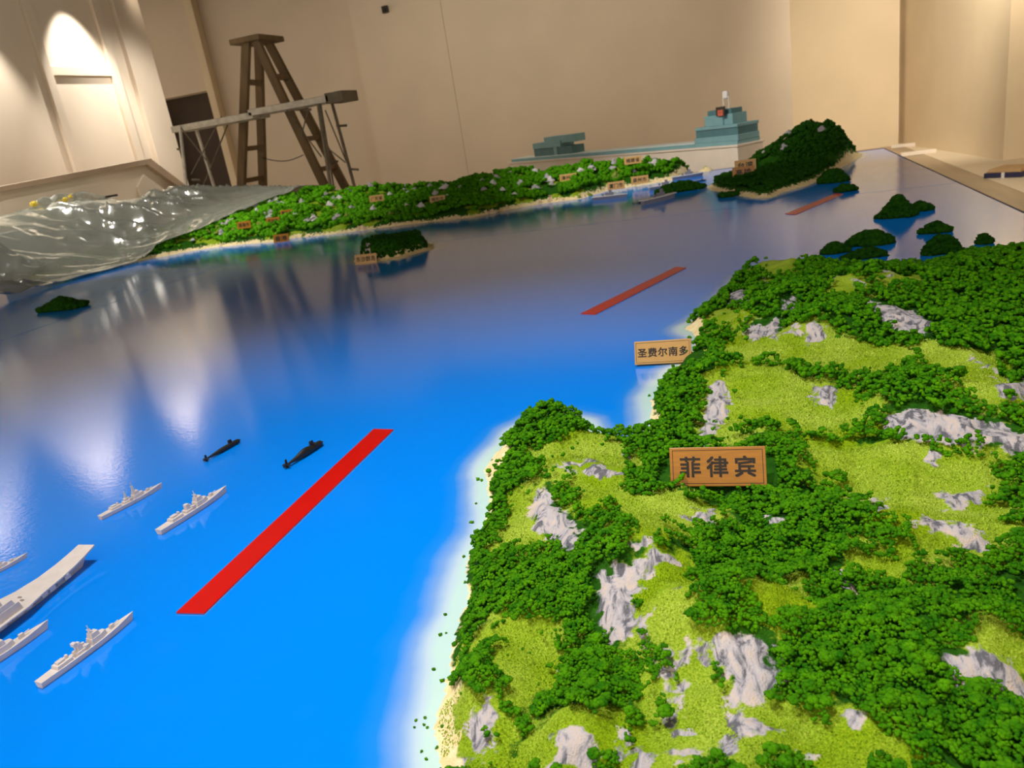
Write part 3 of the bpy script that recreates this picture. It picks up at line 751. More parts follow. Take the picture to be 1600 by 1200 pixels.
# ------------------------------------------------------------------ mountain island
def PK(px, py, Y, r):
    p = atY(px, py, Y); return (p[0], p[1], p[2] - SEA, r)
PKS = [PK(1268, 199, 7.02, 0.50), PK(1290, 202, 7.02, 0.40), PK(1238, 220, 6.97, 0.46), PK(1208, 240, 6.92, 0.36), PK(1180, 262, 6.85, 0.34), PK(1318, 231, 7.15, 0.30), PK(1145, 280, 6.65, 0.40), PK(1240, 268, 6.35, 0.42), PK(1332, 240, 7.25, 0.22), PK(1190, 288, 6.1, 0.36)]
def heightC(x, y, sd):
    h = np.zeros_like(x)
    for hx, hy, a, r in PKS:
        d = np.hypot(x - hx, y - hy); h = np.maximum(h, a * np.clip(1 - d / r, 0, 1) ** 0.9)
    h = h * (0.88 + 0.24 * ridged(x, y, 6.0, 3, 5.0)) * sstep(0, 0.12, sd) + 0.04 * sstep(0, 0.08, sd)
    return SEA + np.where(sd > 0, np.maximum(h, 0.004), -0.004)
Cc = Land(coastC, heightC, 0.014)
Cc.sand = np.clip(1.35 - Cc.sd / 0.05, 0, 1) * (0.75 + 0.4 * fbm(Cc.X, Cc.Y, 6.0, 2, 8.0))
cb = (0.35, 6.8, SEA)
isle = empty('model_mountain_island', cb, 0, 'tall steep green mountain island with a sandy shore at the far right', 'model terrain')
Cc.mesh('flocked_ground', MATS['flocked_ground_far'], isle, cb)
def keepC(x, y, rng): return (Cc.samp(Cc.sd, x, y) > 0.05 + 0.02 * rng.random(x.size)) & (fbm(x, y, 7.0, 2, 3.0) < 0.72)
X, Y, Z, R, K = scatter(Cc, 0.020, 0.0, 6, keepC, 0.86)
lift = np.clip(fbm(X, Y, 14.0, 2, 2.2) - 0.35, 0, 1) * 0.05
P = np.stack([X - cb[0], Y - cb[1], Z + R * 0.3 + lift - cb[2]], -1)
tag(meshobj('foliage', blobs_mesh('foliage', P, R, 1, MATS['foliage_deep'], 0.9, 0.28), None, isle), kind='stuff')
for px, py in [(1232, 212), (1284, 206), (1196, 242), (1225, 235)]:
    p = Cc.hit(px, py); put_rock(isle, cb, p[0], p[1], float(Cc.samp(Cc.Z, *p)) + 0.012, 0.035, 'rock_grey')

# ------------------------------------------------------------------ flat topped sandy islet
def heightD(x, y, sd):
    return SEA + np.where(sd > 0, 0.006 + 0.105 * sstep(0.035, 0.085, sd) * (0.85 + 0.3 * fbm(x, y, 6.0, 2, 1.0)), -0.004)
D = Land(coastD, heightD, 0.012)
D.sand = np.clip(1.5 - D.sd / 0.05, 0, 1); D.rock = np.maximum(D.rock, sstep(0.66, 0.76, fbm(D.X, D.Y, 6.0, 2, 6.0)) * 0.9)
db = (-2.3, 4.75, SEA)
flat = empty('model_atoll', db, 0, 'flat topped dark green islet with a sand beach behind a small name plate', 'model terrain')
D.mesh('flocked_ground', MATS['flocked_ground_far'], flat, db)
def keepD(x, y, rng): return (D.samp(D.sd, x, y) > 0.042) & (fbm(x, y, 7.0, 2, 3.0) < 0.72)
X, Y, Z, R, K = scatter(D, 0.0135, 0.0, 8, keepD, 0.85)
P = np.stack([X - db[0], Y - db[1], Z + R * 0.4 - db[2]], -1)
tag(meshobj('foliage', blobs_mesh('foliage', P, R, 1, MATS['foliage_deep'], 0.9, 0.28), None, flat), kind='stuff')

# ------------------------------------------------------------------ small wooded islets
def islet(px0, px1, py, ptop, label, depth=0.75, peak=0.0, group='small wooded islets', r=None, power=0.75):
    a = at(px0, py); b = at(px1, py); c = (a + b) / 2; wx = np.linalg.norm(b - a) / 2
    wy = wx * depth; c = c + np.array([0, wy * 0.8, 0]); dist = np.linalg.norm(c - CP)
    top = atY((px0 + px1) / 2, ptop, c[1])[2]; h = max(0.015, top - SEA) * 0.92
    th = empty('wooded_islet', (c[0], c[1], SEA), 0, label, 'islet', group)
    n = 28; rows = 8; secs = []
    rng = np.random.default_rng(int(px0 * 3 + py))
    ph = rng.random(4) * 6.28
    def outline(t): return 1 + 0.10 * np.sin(2 * t + ph[0]) + 0.08 * np.sin(3 * t + ph[1]) + 0.05 * np.sin(5 * t + ph[2])
    def surf(t, q):     # q 0 rim .. 1 top
        rr = (1 - q) * outline(t); z = h * (1 - (1 - q) ** (1.6 + 0.4 * np.sin(t * 2 + ph[3]))) ** (1 / power * 0.75)
        return np.stack([wx * (rr * np.cos(t) + peak * q), wy * rr * np.sin(t), z], -1)
    tt = np.arange(n) / n * 2 * np.pi
    for k in range(rows): secs.append([tuple(p) for p in surf(tt, np.full(n, k / rows))])
    base = [(p[0] * 1.0, p[1] * 1.0, 0.0) for p in secs[0]]
    m = MB(); m.loft([base] + secs); m.build('mound', MATS['foliage_deep'], th, smooth=True)
    R0 = r or max(0.006, dist * 0.0029)
    cnt = int(np.clip(2.6 * math.pi * wx * math.hypot(wy, h) / (R0 * R0 * 1.4), 40, 900))
    t = rng.random(cnt) * 6.283; q = 1 - np.sqrt(rng.random(cnt)) * 0.98
    P = surf(t, q); R = R0 * (0.6 + 0.8 * rng.random(cnt)); P[:, 2] = np.maximum(P[:, 2], R * 0.75)
    tag(meshobj('foliage', blobs_mesh('foliage', P, R, 1, MATS['foliage_deep'], 0.9, 0.28), None, th), kind='stuff')
    return th
islet(1380, 1432, 341, 305, 'larger rounded mound of the green islet trio nearest the right table edge', 0.6)
islet(1392, 1416, 330, 303, 'peaked hump behind the largest mound of the green islet trio', 0.9)
islet(1424, 1458, 330, 315, 'low right-hand hump of the green islet trio by the table edge', 0.8)
islet(1322, 1404, 384, 359, 'broad low dark green islet, widest of the cluster above the near landmass', 0.5)
islet(1286, 1325, 397, 378, 'small round green islet just left of the broad low one', 0.8)
islet(1318, 1391, 404, 387, 'long flat green islet directly in front of the broad low one', 0.4)
islet(1441, 1486, 365, 347, 'oval green islet behind the taller mound with blue reflection below', 0.6)
islet(1444, 1504, 398, 366, 'tall rounded green islet overlapping the oval one behind it', 0.6)
islet(1525, 1554, 382, 366, 'tiny lone green islet farthest right on the pale water', 0.8)
islet(1288, 1321, 286, 263, 'pointed green islet beside the mountain island shore', 0.8)
islet(1310, 1336, 300, 288, 'small green islet at the end of the far red strip', 0.8)
islet(1040, 1087, 300, 284, 'flattish green islet between the far grey ships', 0.5)
islet(1029, 1052, 303, 291, 'little green hump touching the flattish islet among the far ships', 0.8)
islet(1128, 1151, 308, 302, 'tiny green speck of land off the mountain island beach', 0.7)
islet(63, 106, 487, 466, 'lone dark green islet near the crumpled plastic sheet', 0.6)
islet(763, 790, 329, 318, 'small green tuft on the water at the far coast beach', 0.6)

# ------------------------------------------------------------------ plastic film over the left end of the coast
def film():
    ny, nx = 260, 170
    yy = np.linspace(4.15, 7.95, ny); e_y = np.array([4.0, 4.4, 5.2, 6.1, 6.5, 6.9, 7.2, 7.5, 7.95]); e_x = np.array([-5.56, -5.53, -5.50, -5.44, -5.22, -4.98, -4.78, -4.56, -4.50])
    u = np.linspace(0, 1, nx)
    XR = np.interp(yy, e_y, e_x) + 0.03 * (fbm(yy, yy * 0, 3.0, 3, 3.0) - 0.5)
    X = XR[:, None] * (1 - u) + (-6.63) * u; Y = np.repeat(yy[:, None], nx, 1)
    base = np.interp(Y, [5.95, 6.4, 7.0, 7.5], [0.0, 0.10, 0.28, 0.37]); T = np.interp(Y, [4.15, 5.4, 6.6, 7.5], [0.46, 0.56, 0.55, 0.44])
    z = SEA + 0.012 + base + (T - base) * sstep(0.10, 0.95, u)[None, :]
    z = z - 0.30 * sstep(7.66, 7.95, Y)
    th = np.arctan2(-(Y - 7.72), -(X + 4.35)); rr = np.hypot(X + 4.35, Y - 7.72); a = th; w1 = fbm(X, Y, 1.1, 3, 2.0); w2 = fbm(X, Y, 2.3, 3, 6.0); w3 = ridged(X + 0.3 * Y, Y - 0.2 * X, 5.3, 3, 1.0)
    amp = np.clip(rr / 1.6, 0.15, 1.3) * (0.45 + 0.55 * sstep(0.0, 0.12, u)[None, :]) * (0.4 + 1.1 * sstep(0.35, 0.65, fbm(X, Y, 1.7, 2, 4.0)))
    z = z + amp * (0.050 * (1 - np.abs(np.sin(9.0 * a + 2.5 * w1))) ** 1.5 + 0.058 * (1 - np.abs(np.sin(23.0 * a + 4.0 * w2))) ** 1.4 + 0.026 * (1 - np.abs(np.sin(57.0 * a + 6.0 * w1))) ** 1.5 + 0.018 * (w3 - 0.4)) + 0.004
    inland = np.interp(X, RX, RZ)
    z = np.maximum(z, SEA + 0.004)
    z = np.maximum(z, B.samp(B.Z, X, Y) + 0.075 * (B.samp(B.sd, X, Y) > -0.02) + 0.02 * (w2 - 0.4))
    X = X + 0.03 * (fbm(X, Y, 4.0, 2, 9.0) - 0.5)
    V = np.stack([X.ravel() + 6.0, Y.ravel() - 6.2, z.ravel() - SEA], -1); i = np.arange(ny * nx).reshape(ny, nx)
    F = np.stack([i[:-1, :-1], i[:-1, 1:], i[1:, 1:], i[1:, :-1]], -1).reshape(-1, 4)
    o = meshobj('plastic_sheet', np_mesh('plastic_sheet', V, F, True, [MATS['plastic_film']]))
    o.location = (-6.0, 6.2, SEA)
    md = o.modifiers.new('thickness', 'SOLIDIFY'); md.thickness = 0.001
    return tag(o, 'crumpled clear plastic sheet draped over the left end of the far coast', 'plastic sheet')
film()

# ------------------------------------------------------------------ name plates
def text_mesh(body, size, bold=0.0, gap=1.08):
    cu = bpy.data.curves.new('lettering', 'FONT'); cu.body = body; cu.size = size; cu.align_x = 'CENTER'; cu.align_y = 'CENTER'
    cu.extrude = 0.0; cu.resolution_u = 3; cu.space_character = gap
    o = bpy.data.objects.new('lettering_curve', cu); COL.objects.link(o)
    dg = bpy.context.evaluated_depsgraph_get(); me = bpy.data.meshes.new_from_object(o.evaluated_get(dg))
    bpy.data.objects.remove(o); bpy.data.curves.remove(cu)
    return me
def plate(pos, w, h, body, label, m='gold_plate', tilt=18, rz=0.0, border=True, fill=0.80, group='gold name plates', thick=None, bold=0.014, gap=1.08):
    th = thick or max(0.004, h * 0.10)
    t = empty('name_plate', pos, rz, label, 'name plate', group)
    c, s = math.cos(math.radians(tilt)), math.sin(math.radians(tilt))
    Mx = Matrix(((1, 0, 0, 0), (0, s, -c, 0), (0, c, s, 0), (0, 0, 0, 1)))      # local x right, y up the plate, z out of the face
    def part(o): o.matrix_local = Mx; return o
    pl = part(MB().box(-w / 2, w / 2, 0, h, -th, 0).build('plate', MATS[m], t, h * 0.015))
    part(MB().box(-w * 0.47, w * 0.47, h * 0.04, h * 0.96, -th * 1.35, -th * 1.0).build('backing', MATS['sign_back'], t))
    if border:
        b = MB(); i = h * 0.07; k = h * 0.014; z0, z1 = 0.0, h * 0.004
        b.box(-w / 2 + i, w / 2 - i, i, i + k, z0, z1); b.box(-w / 2 + i, w / 2 - i, h - i - k, h - i, z0, z1)
        b.box(-w / 2 + i, -w / 2 + i + k, i, h - i, z0, z1); b.box(w / 2 - i - k, w / 2 - i, i, h - i, z0, z1)
        b.build('border_line', MATS['sign_black'], pl)
    me = text_mesh(body, h * 0.6, 0, gap)
    co = np.empty(len(me.vertices) * 3, np.float32); me.vertices.foreach_get('co', co); co = co.reshape(-1, 3)
    sx = fill * w / max(1e-6, np.ptp(co[:, 0])); sy = min(sx, 0.56 * h / max(1e-6, np.ptp(co[:, 1])))
    sx = min(sx, sy * 1.35)
    co = (co - (co.max(0) + co.min(0)) / 2) * np.array([sx, sy, 1]); co[:, 1] += h * 0.5; co[:, 2] = h * 0.006
    me.vertices.foreach_set('co', co.astype(np.float32).ravel()); me.materials.clear(); me.materials.append(MATS['sign_black'])
    bm = bmesh.new(); e = bold * h
    for dx, dy in ((e, e), (-e, e), (e, -e), (-e, -e)):        # four offset layers thicken the strokes
        k = len(bm.verts); bm.from_mesh(me); bm.verts.ensure_lookup_table()
        for v in bm.verts[k:]: v.co.x += dx; v.co.y += dy; v.co.z += (dx * 0.3 + dy * 0.1)
    bm.to_mesh(me); bm.free()
    meshobj('lettering', me, None, pl)
    return t
def plate_px(px, pyb, wpx, hpx, land, body, label, z=None, Y=None, lift=0.0, **kw):
    if Y is not None: p = atY(px, pyb, Y)
    elif z is not None: p = at(px, pyb, z)
    else:
        q = land.hit(px, pyb); p = np.array([q[0], q[1], float(land.samp(land.Z, *q))])
    if lift:      # stands proud of the foliage
        p = at(px, pyb, p[2] + lift)
    dep = float(RC.T[2] @ (p - CP))
    tl = math.radians(kw.get('tilt', 18)); w = wpx * dep / FPX; h = hpx * dep / FPX / max(0.8, math.cos(tl - 0.2))
    return plate(tuple(p), w, h, body, label, **kw)
plate_px(1122, 760, 146, 60, A, '菲律宾', 'large orange-gold name plate 菲律宾 on the near wooded landmass', m='gold_plate_orange', tilt=24, fill=0.78, lift=0.014, bold=0.012, gap=1.45)
plate_px(1036, 568, 88, 36, A, '圣费尔南多', 'gold name plate 圣费尔南多 at the water edge of the near landmass', z=SEA + 0.004, tilt=24, fill=0.88, m='gold_plate', lift=0.002, bold=0.010, gap=1.12)
plate_px(572, 412, 38, 15, D, '东沙群岛', 'pale gold name plate 东沙群岛 standing before the flat topped islet', z=SEA, tilt=14, fill=0.86, border=False)
far = [(989, 256, 27, 11, 7.15, '福建省', 'gold name plate with three characters highest on the wooded coast near its right end', 'gold_plate'),
       (888, 283, 27, 11, 7.05, '漳州市', 'gold name plate among trees, left of the pair at the waterline', 'gold_plate'),
       (963, 296, 27, 12, 6.80, '厦门市', 'gold name plate 厦门市 at the waterline above the far grey ships', 'gold_plate'),
       (1000, 287, 27, 12, 6.95, '泉州市', 'gold name plate 泉州市 at the waterline near the far beach', 'gold_plate'),
       (730, 311, 26, 10, 6.75, '潮州市', 'gold name plate directly above the waterline one on the coast middle', 'gold_plate'),
       (684, 316, 26, 10, 6.72, '揭阳市', 'gold name plate among pale rocks left of the coast middle', 'gold_plate'),
       (589, 315, 25, 10, 6.80, '广东省', 'gold name plate in the bright green trees of the coast', 'gold_plate'),
       (737, 338, 30, 12, 6.52, '汕头市', 'gold name plate on the beach at the waterline of the coast middle', 'gold_plate'),
       (440, 379, 28, 13, 6.13, '香港', 'brown name plate at the waterline below the plastic sheet end', 'gold_plate_orange'),
       (382, 357, 25, 11, 6.40, '珠海市', 'shaded brown name plate closest to the plastic sheet edge', 'gold_plate_orange'),
       (427, 350, 24, 10, 6.50, '深圳市', 'brown name plate among mossy rocks above the waterline plate', 'gold_plate_orange'),
       (448, 336, 22, 8, 6.68, '惠州市', 'small dark brown name plate highest below the plastic sheet tip', 'gold_plate_orange')]
for px, py, wp, hp, Yd, tx, lb, mm in far: plate_px(px, py, wp, hp, B, tx, lb, Y=Yd, m=mm, tilt=10, border=False, fill=0.78)
plate_px(1165, 266, 32, 16, Cc, '台湾', 'pale gold name plate, rear one of the two on the mountain island', Y=6.42, tilt=6, border=False, fill=0.7)
plate_px(1162, 277, 33, 16, Cc, '高雄', 'brown gold name plate, front one of the two on the mountain island', Y=6.3, tilt=6, border=False, fill=0.7, m='gold_plate_orange')
# ------------------------------------------------------------------ warships (length along +Y, bow towards +Y)
def hull_secs(L, beam, hgt, sheer=0.35, stern=0.8, n=11, flare=0.72):
    secs = []
    for k in range(n):
        t = k / (n - 1); y = (t - 0.5) * L
        wv = beam / 2 * (stern + (1 - stern) * min(1, t / 0.3)) * (1 - max(0, (t - 0.55) / 0.45) ** 2.0 * 0.97)
        zt = hgt * (1 + sheer * max(0, (t - 0.5) / 0.5) ** 2); wl = wv * (flare - 0.25 * max(0, t - 0.6))
        yb = y - (0.03 * L * max(0, (t - 0.8) / 0.2))
        secs.append([(-wv, y, zt), (-wl, yb, 0), (wl, yb, 0), (wv, y, zt)])
    return secs
def destroyer(stern_px, bow_px, label, style=0, group='grey model warships in the near fleet'):
    a, b = at(*stern_px, SEA + 0.002), at(*bow_px, SEA + 0.012); L = float(np.hypot(*(b - a)[:2])); ang = math.atan2(b[1] - a[1], b[0] - a[0]) - math.pi / 2
    c = (a + b) / 2
    t = empty('model_warship', (c[0], c[1], SEA), ang, label, 'model ship', group)
    bm, h = L * 0.125, L * 0.058; G = MATS['ship_grey']; bv = L * 0.003
    MB().loft(hull_secs(L, bm, h)).build('hull', G, t, bv)
    m = MB(); m.prism([(-bm * .40, -.34 * L), (bm * .40, -.34 * L), (bm * .40, -.18 * L), (-bm * .40, -.18 * L)], h * .9, h * 1.55, top=0.9)
    m.box(-bm * .2, bm * .2, -.31 * L, -.24 * L, h * 1.5, h * 1.9); m.box(-bm * .12, bm * .12, -.22 * L, -.20 * L, h * 1.5, h * 2.05)
    m.build('hangar', G, t, bv)
    m = MB(); m.prism([(-bm * .36, -.14 * L), (bm * .36, -.14 * L), (bm * .36, .0), (-bm * .36, .0)], h * .9, h * 1.45, top=0.92)
    m.build('midships_house', G, t, bv)
    m = MB(); m.prism([(-bm * .24, -.11 * L), (bm * .24, -.11 * L), (bm * .24, -.055 * L), (-bm * .24, -.055 * L)], h * 1.4, h * (2.5 if style != 1 else 2.1), top=0.8, shift=(0, -.006 * L))
    m.box(-bm * .16, bm * .16, -.105 * L, -.07 * L, h * 2.0, h * 2.7) if style == 2 else None
    m.build('funnel', G, t, bv)
    m = MB(); m.prism([(-bm * .42, .01 * L), (bm * .42, .01 * L), (bm * .40, .13 * L), (bm * .2, .19 * L), (-bm * .2, .19 * L), (-bm * .40, .13 * L)], h * .95, h * 1.9, top=0.86)
    m.prism([(-bm * .33, .03 * L), (bm * .33, .03 * L), (bm * .30, .12 * L), (-bm * .30, .12 * L)], h * 1.85, h * 2.7, top=0.82)
    br = m.build('bridge', G, t, bv)
    m = MB(); hm = h * (4.6 if style == 1 else 3.7)
    m.prism([(-bm * .17, .035 * L), (bm * .17, .035 * L), (bm * .17, .075 * L), (-bm * .17, .075 * L)], h * 2.5, hm * 0.92, top=0.35)
    m.bar((-bm * .3, .052 * L, hm * .86), (bm * .3, .052 * L, hm * .86), L * .007); m.bar((0, .052 * L, hm * .8), (0, .048 * L, hm * 1.12), L * .007)
    m.build('mast', G, br)
    if style == 1: MB().prism([(-bm * .12, -.09 * L), (bm * .12, -.09 * L), (bm * .12, -.06 * L), (-bm * .12, -.06 * L)], h * 1.9, h * 4.0, top=0.2).build('mast', G, t)
    if style == 2: MB().tube([(0, -.115 * L, h * 1.4), (0, -.115 * L, h * 2.5)], L * .012).box(-bm * .2, bm * .2, -.135 * L, -.1 * L, h * 2.4, h * 3.0).build('radar', G, t, bv)
    m = MB(); m.prism([(-bm * .16, .235 * L), (bm * .16, .235 * L), (bm * .13, .285 * L), (-bm * .13, .285 * L)], h * 1.0, h * 1.75, top=0.75); m.bar((0, .28 * L, h * 1.5), (0, .335 * L, h * 1.65), L * .008)
    m.build('gun', G, t, bv * .5)
    for s in (-1, 1): MB().box(s * bm * .30 - L * .012, s * bm * .30 + L * .012, -.05 * L, -.01 * L, h * 1.4, h * 1.75).build('launcher', G, t, bv * .5)
    return t
destroyer((62, 1073), (208, 956), 'light grey model warship nearest the bottom left corner, stern to bow in view', 2)
destroyer((249, 834), (354, 760), 'light grey model warship between the black submarines and red strip end', 0)
destroyer((157, 811), (253, 754), 'light grey model warship with two tall pointed masts, upper left of the fleet', 1)
destroyer((-62, 922), (42, 862), 'light grey warship cut off at the left edge, above the aircraft carrier', 0)
destroyer((-110, 1098), (76, 970), 'big light grey warship cut off at the left edge, below the aircraft carrier', 2)

def carrier():
    b = at(147, 853, SEA + 0.03); L = 0.44
    t = empty('model_aircraft_carrier', (b[0] - 0.012, b[1] - L / 2, SEA), math.radians(1.5), 'long light grey model aircraft carrier with upturned bow at the left edge', 'model ship')
    G = MATS['ship_grey']
    secs = []
    for k in range(12):
        u = k / 11; y = (u - 0.5) * L * 0.96; wv = 0.023 * (1 - max(0, (u - 0.6) / 0.4) ** 2 * 0.75); zt = 0.017 + 0.006 * max(0, (u - 0.75) / 0.25) ** 2
        secs.append([(-wv, y, zt), (-wv * .72, y - .02 * u, 0), (wv * .72, y - .02 * u, 0), (wv, y, zt)])
    MB().loft(secs).build('hull', G, t, 0.0008)
    # flight deck: widened angled part to port, ski jump at the bow
    def zd(y): return 0.0175 + 0.012 * max(0, (y - 0.12) / 0.10) ** 1.6
    prof = [(y_, l_ * 1.22, r_ * 1.22) for y_, l_, r_ in [(-0.215, -0.030, 0.028), (-0.16, -0.036, 0.031), (-0.05, -0.043, 0.033), (0.035, -0.044, 0.033), (0.075, -0.030, 0.026), (0.12, -0.024, 0.022), (0.16, -0.021, 0.020), (0.19, -0.019, 0.018), (0.22, -0.017, 0.016)]]
    MB().loft([[(l, y, zd(y) + .0035), (l, y, zd(y)), (r, y, zd(y)), (r, y, zd(y) + .0035)] for y, l, r in prof]).build('flight_deck', G, t, 0.0006)
    z0 = 0.021
    m = MB(); m.prism([(0.020, -.045), (.033, -.045), (.033, .03), (.020, .03)], z0, z0 + .016, top=0.9); m.prism([(0.022, -.03), (.032, -.03), (.032, .02), (.022, .02)], z0 + .015, z0 + .026, top=0.85)
    isl = m.build('island', G, t, 0.0006)
    m = MB(); m.prism([(.024, -.01), (.030, -.01), (.030, .0), (.024, .0)], z0 + .024, z0 + .042, top=0.4); m.bar((.020, -.005, z0 + .036), (.034, -.005, z0 + .036), .0012); m.build('mast', G, isl)
    for k in range(9):
        y = -0.02 + k * 0.019; m = MB(); m.box(0.0215, 0.0285 - k * .0006, y, y + 0.013, 0.008, 0.0165); m.box(0.023, 0.0265, y + .003, y + .008, 0.0165, 0.0195)
        m.build('sponson', MATS['ship_dark'] if k % 3 == 1 else G, t, 0.0004)
    for x, y in ((-0.006, 0.058), (0.008, 0.05)): MB().prism([(x - .004, y - .002), (x + .004, y - .003), (x + .005, y + .001), (x - .003, y + .002)], z0, z0 + .0025, top=0.7).build('deck_gear', MATS['ship_dark'], t)
carrier()

def submarine(stern_px, bow_px, label, fat=1.0, hump=False, group='black model submarines'):
    a, b = at(*stern_px, SEA + 0.002), at(*bow_px, SEA + 0.010); L = float(np.hypot(*(b - a)[:2])); ang = math.atan2(b[1] - a[1], b[0] - a[0]) - math.pi / 2; c = (a + b) / 2
    t = empty('model_submarine', (c[0], c[1], SEA), ang, label, 'model submarine', group); K = MATS['submarine_black']; r = L * 0.052 * fat; n = 14; secs = []
    for k in range(17):
        u = k / 16; rr = r * (min(1, 0.12 + 1.9 * u) if u < 0.5 else 1) * math.sqrt(max(0.02, 1 - max(0, (u - 0.86) / 0.14) ** 2))
        up = r * 0.55 * math.exp(-((u - 0.52) / 0.14) ** 2) if hump else 0
        secs.append([(rr * math.cos(6.283 * j / n), (u - .5) * L, r + (rr + (up if math.sin(6.283 * j / n) > 0 else 0)) * math.sin(6.283 * j / n)) for j in range(n)])
    MB().loft(secs).build('hull', K, t, smooth=True)
    MB().prism([(-r * .28, .17 * L), (r * .28, .17 * L), (r * .34, .22 * L), (r * .2, .27 * L), (-r * .2, .27 * L), (-r * .34, .22 * L)], r * 1.7, r * 3.3, top=0.85).bar((-r * 1.1, .235 * L, r * 2.7), (r * 1.1, .235 * L, r * 2.7), r * .5, r * .16).build('sail', K, t, r * .05)
    MB().prism([(-r * .1, -.48 * L), (r * .1, -.48 * L), (r * .1, -.42 * L), (-r * .1, -.42 * L)], 0.0, r * 2.6, top=0.7).build('rudder', K, t)
    MB().box(-r * 1.3, r * 1.3, -.48 * L, -.43 * L, r * .9, r * 1.1).build('tail_plane', K, t)
    MB().tube([(0, -.5 * L, r), (0, -.52 * L, r)], r * .5, 8).build('propeller', K, t)
submarine((320, 721), (375, 685), 'slim black model submarine, left one of the near pair')
submarine((446, 732), (504, 689), 'thicker black model submarine with a humped back near the red strip', 1.15, True)

def far_ship(p0, p1, label, group='grey flat-topped model ships in the far strait'):
    a, b = at(*p0), at(*p1); L = float(np.hypot(*(b - a)[:2])); ang = math.atan2(b[1] - a[1], b[0] - a[0]) - math.pi / 2; c = (a + b) / 2
    t = empty('model_flat_top_ship', (c[0], c[1], SEA), ang, label, 'model ship', group); h = L * 0.085; bm = L * 0.17
    MB().loft(hull_secs(L * .97, bm * .8, h, 0.15)).build('hull', MATS['ship_hull_grey'], t)
    m = MB(); m.prism([(-bm * .45, -.5 * L), (bm * .45, -.5 * L), (bm * .5, -.1 * L), (bm * .5, .15 * L), (bm * .22, .5 * L), (-bm * .22, .5 * L), (-bm * .55, .1 * L)], h * 1.05, h * 1.3)
    m.build('flight_deck', MATS['ship_white'], t)
    m = MB(); m.box(bm * .18, bm * .42, -.10 * L, .12 * L, h * 1.3, h * 2.2); m.box(bm * .22, bm * .38, .0 * L, .08 * L, h * 2.2, h * 3.0); m.build('island', MATS['ship_hull_grey'], t)
    MB().box(bm * .2, bm * .4, -.2 * L, -.15 * L, h * 1.3, h * 2.0).build('deck_house', MATS['ship_hull_grey'], t)
far_ship((926, 314), (981, 308), 'leftmost grey flat-topped ship in the far strait')
far_ship((1003, 321), (1056, 308), 'grey flat-topped ship nearest the viewer in the far strait, before the islet')
far_ship((1014, 298), (1064, 290), 'grey flat-topped ship half hidden behind the flattish islet')
far_ship((1050, 282), (1100, 274), 'grey flat-topped ship farthest away beside the coast tip')
submarine((988, 319), (1014, 313), 'tiny black submarine beside the nearest far flat-topped ship', 0.8)
submarine((1080, 285), (1104, 280), 'tiny dark submarine beside the farthest flat-topped ship', 0.8)

# ------------------------------------------------------------------ red strips
def strip(pts, label):
    w = [at(px, py, SEA + 0.003)[:2] for px, py in pts]; c = np.mean(w, 0)
    t = empty('red_strip', (c[0], c[1], SEA), 0, label, 'strip', 'red acrylic strips on the sea')
    q = [tuple(p - c) for p in w]
    MB().prism(q, 0.0008, 0.0035).build('strip', MATS['red_acrylic'], t, 0.0003)
    MB().prism([(a * 0.997, b * 0.997) for a, b in q], 0.0, 0.0010).build('adhesive_backing', MATS['ship_white'], t)
strip([(275, 957), (319, 958), (615, 671), (584, 670)], 'long bright red strip in the near blue water')
strip([(907, 490), (930, 491), (1072, 418), (1056, 417)], 'mid-distance red strip pointing toward the islets')
strip([(1227, 334), (1243, 335), (1318, 303), (1306, 302)], 'farthest thin red strip by the mountain island')

# ------------------------------------------------------------------ step ladder
YA, YBk = 8.45, 8.85
lad = None
def rail_pts(p, q, Y):
    a, b = atY(*p, Y), atY(*q, Y); d = (b - a); k = (0.0 - a[2]) / d[2]; return a, a + d * k
r1 = rail_pts((385, 64), (377, 298), YA); r2 = rail_pts((404, 66), (411, 298), YBk)
r3 = rail_pts((400, 64), (507, 290), YA); r4 = rail_pts((419, 66), (538, 290), YBk)
base = np.mean([r[1] for r in (r1, r2, r3, r4)], 0)
lad = empty('step_ladder', (base[0], base[1], 0), 0, 'tall brown wooden folding step ladder standing behind the scaffold platform', 'ladder')
def rel(p, o=base): return (p[0] - o[0], p[1] - o[1], p[2])
LM = MATS['ladder_wood']
for r in (r1, r2, r3, r4): MB().bar(rel(r[0]), rel(r[1]), 0.10, 0.06, (0, 1, 0)).build('rail', LM, lad, 0.006)
for ra, rb, off in ((r1, r2, 0.42), (r3, r4, 0.40)):
    z = ra[0][2] - off
    while z > 0.15:
        pa = ra[0] + (ra[1] - ra[0]) * ((z - ra[0][2]) / (ra[1][2] - ra[0][2])); pb = rb[0] + (rb[1] - rb[0]) * ((z - rb[0][2]) / (rb[1][2] - rb[0][2]))
        MB().bar(rel(pa), rel(pb), 0.08, 0.055).build('rung', LM, lad, 0.004); z -= 0.365
tp = np.mean([r[0] for r in (r1, r2, r3, r4)], 0); q = rel(tp)
MB().box(q[0] - 0.20, q[0] + 0.20, q[1] - 0.27, q[1] + 0.27, q[2] - 0.02, q[2] + 0.04).build('top_plate', LM, lad, 0.008)
# hanging wire between the ladder legs
a, b = atY(409, 246, 8.7), atY(474, 242, 8.7)
w_ = MB().tube([tuple(a + (b - a) * k / 8 + np.array([0, 0, -0.06 * math.sin(math.pi * k / 8)])) for k in range(9)], 0.006, 6).build('hanging_wire', MATS['wire_black'])
tag(w_, 'thin dark wire sagging between the two sides of the step ladder', 'wire')

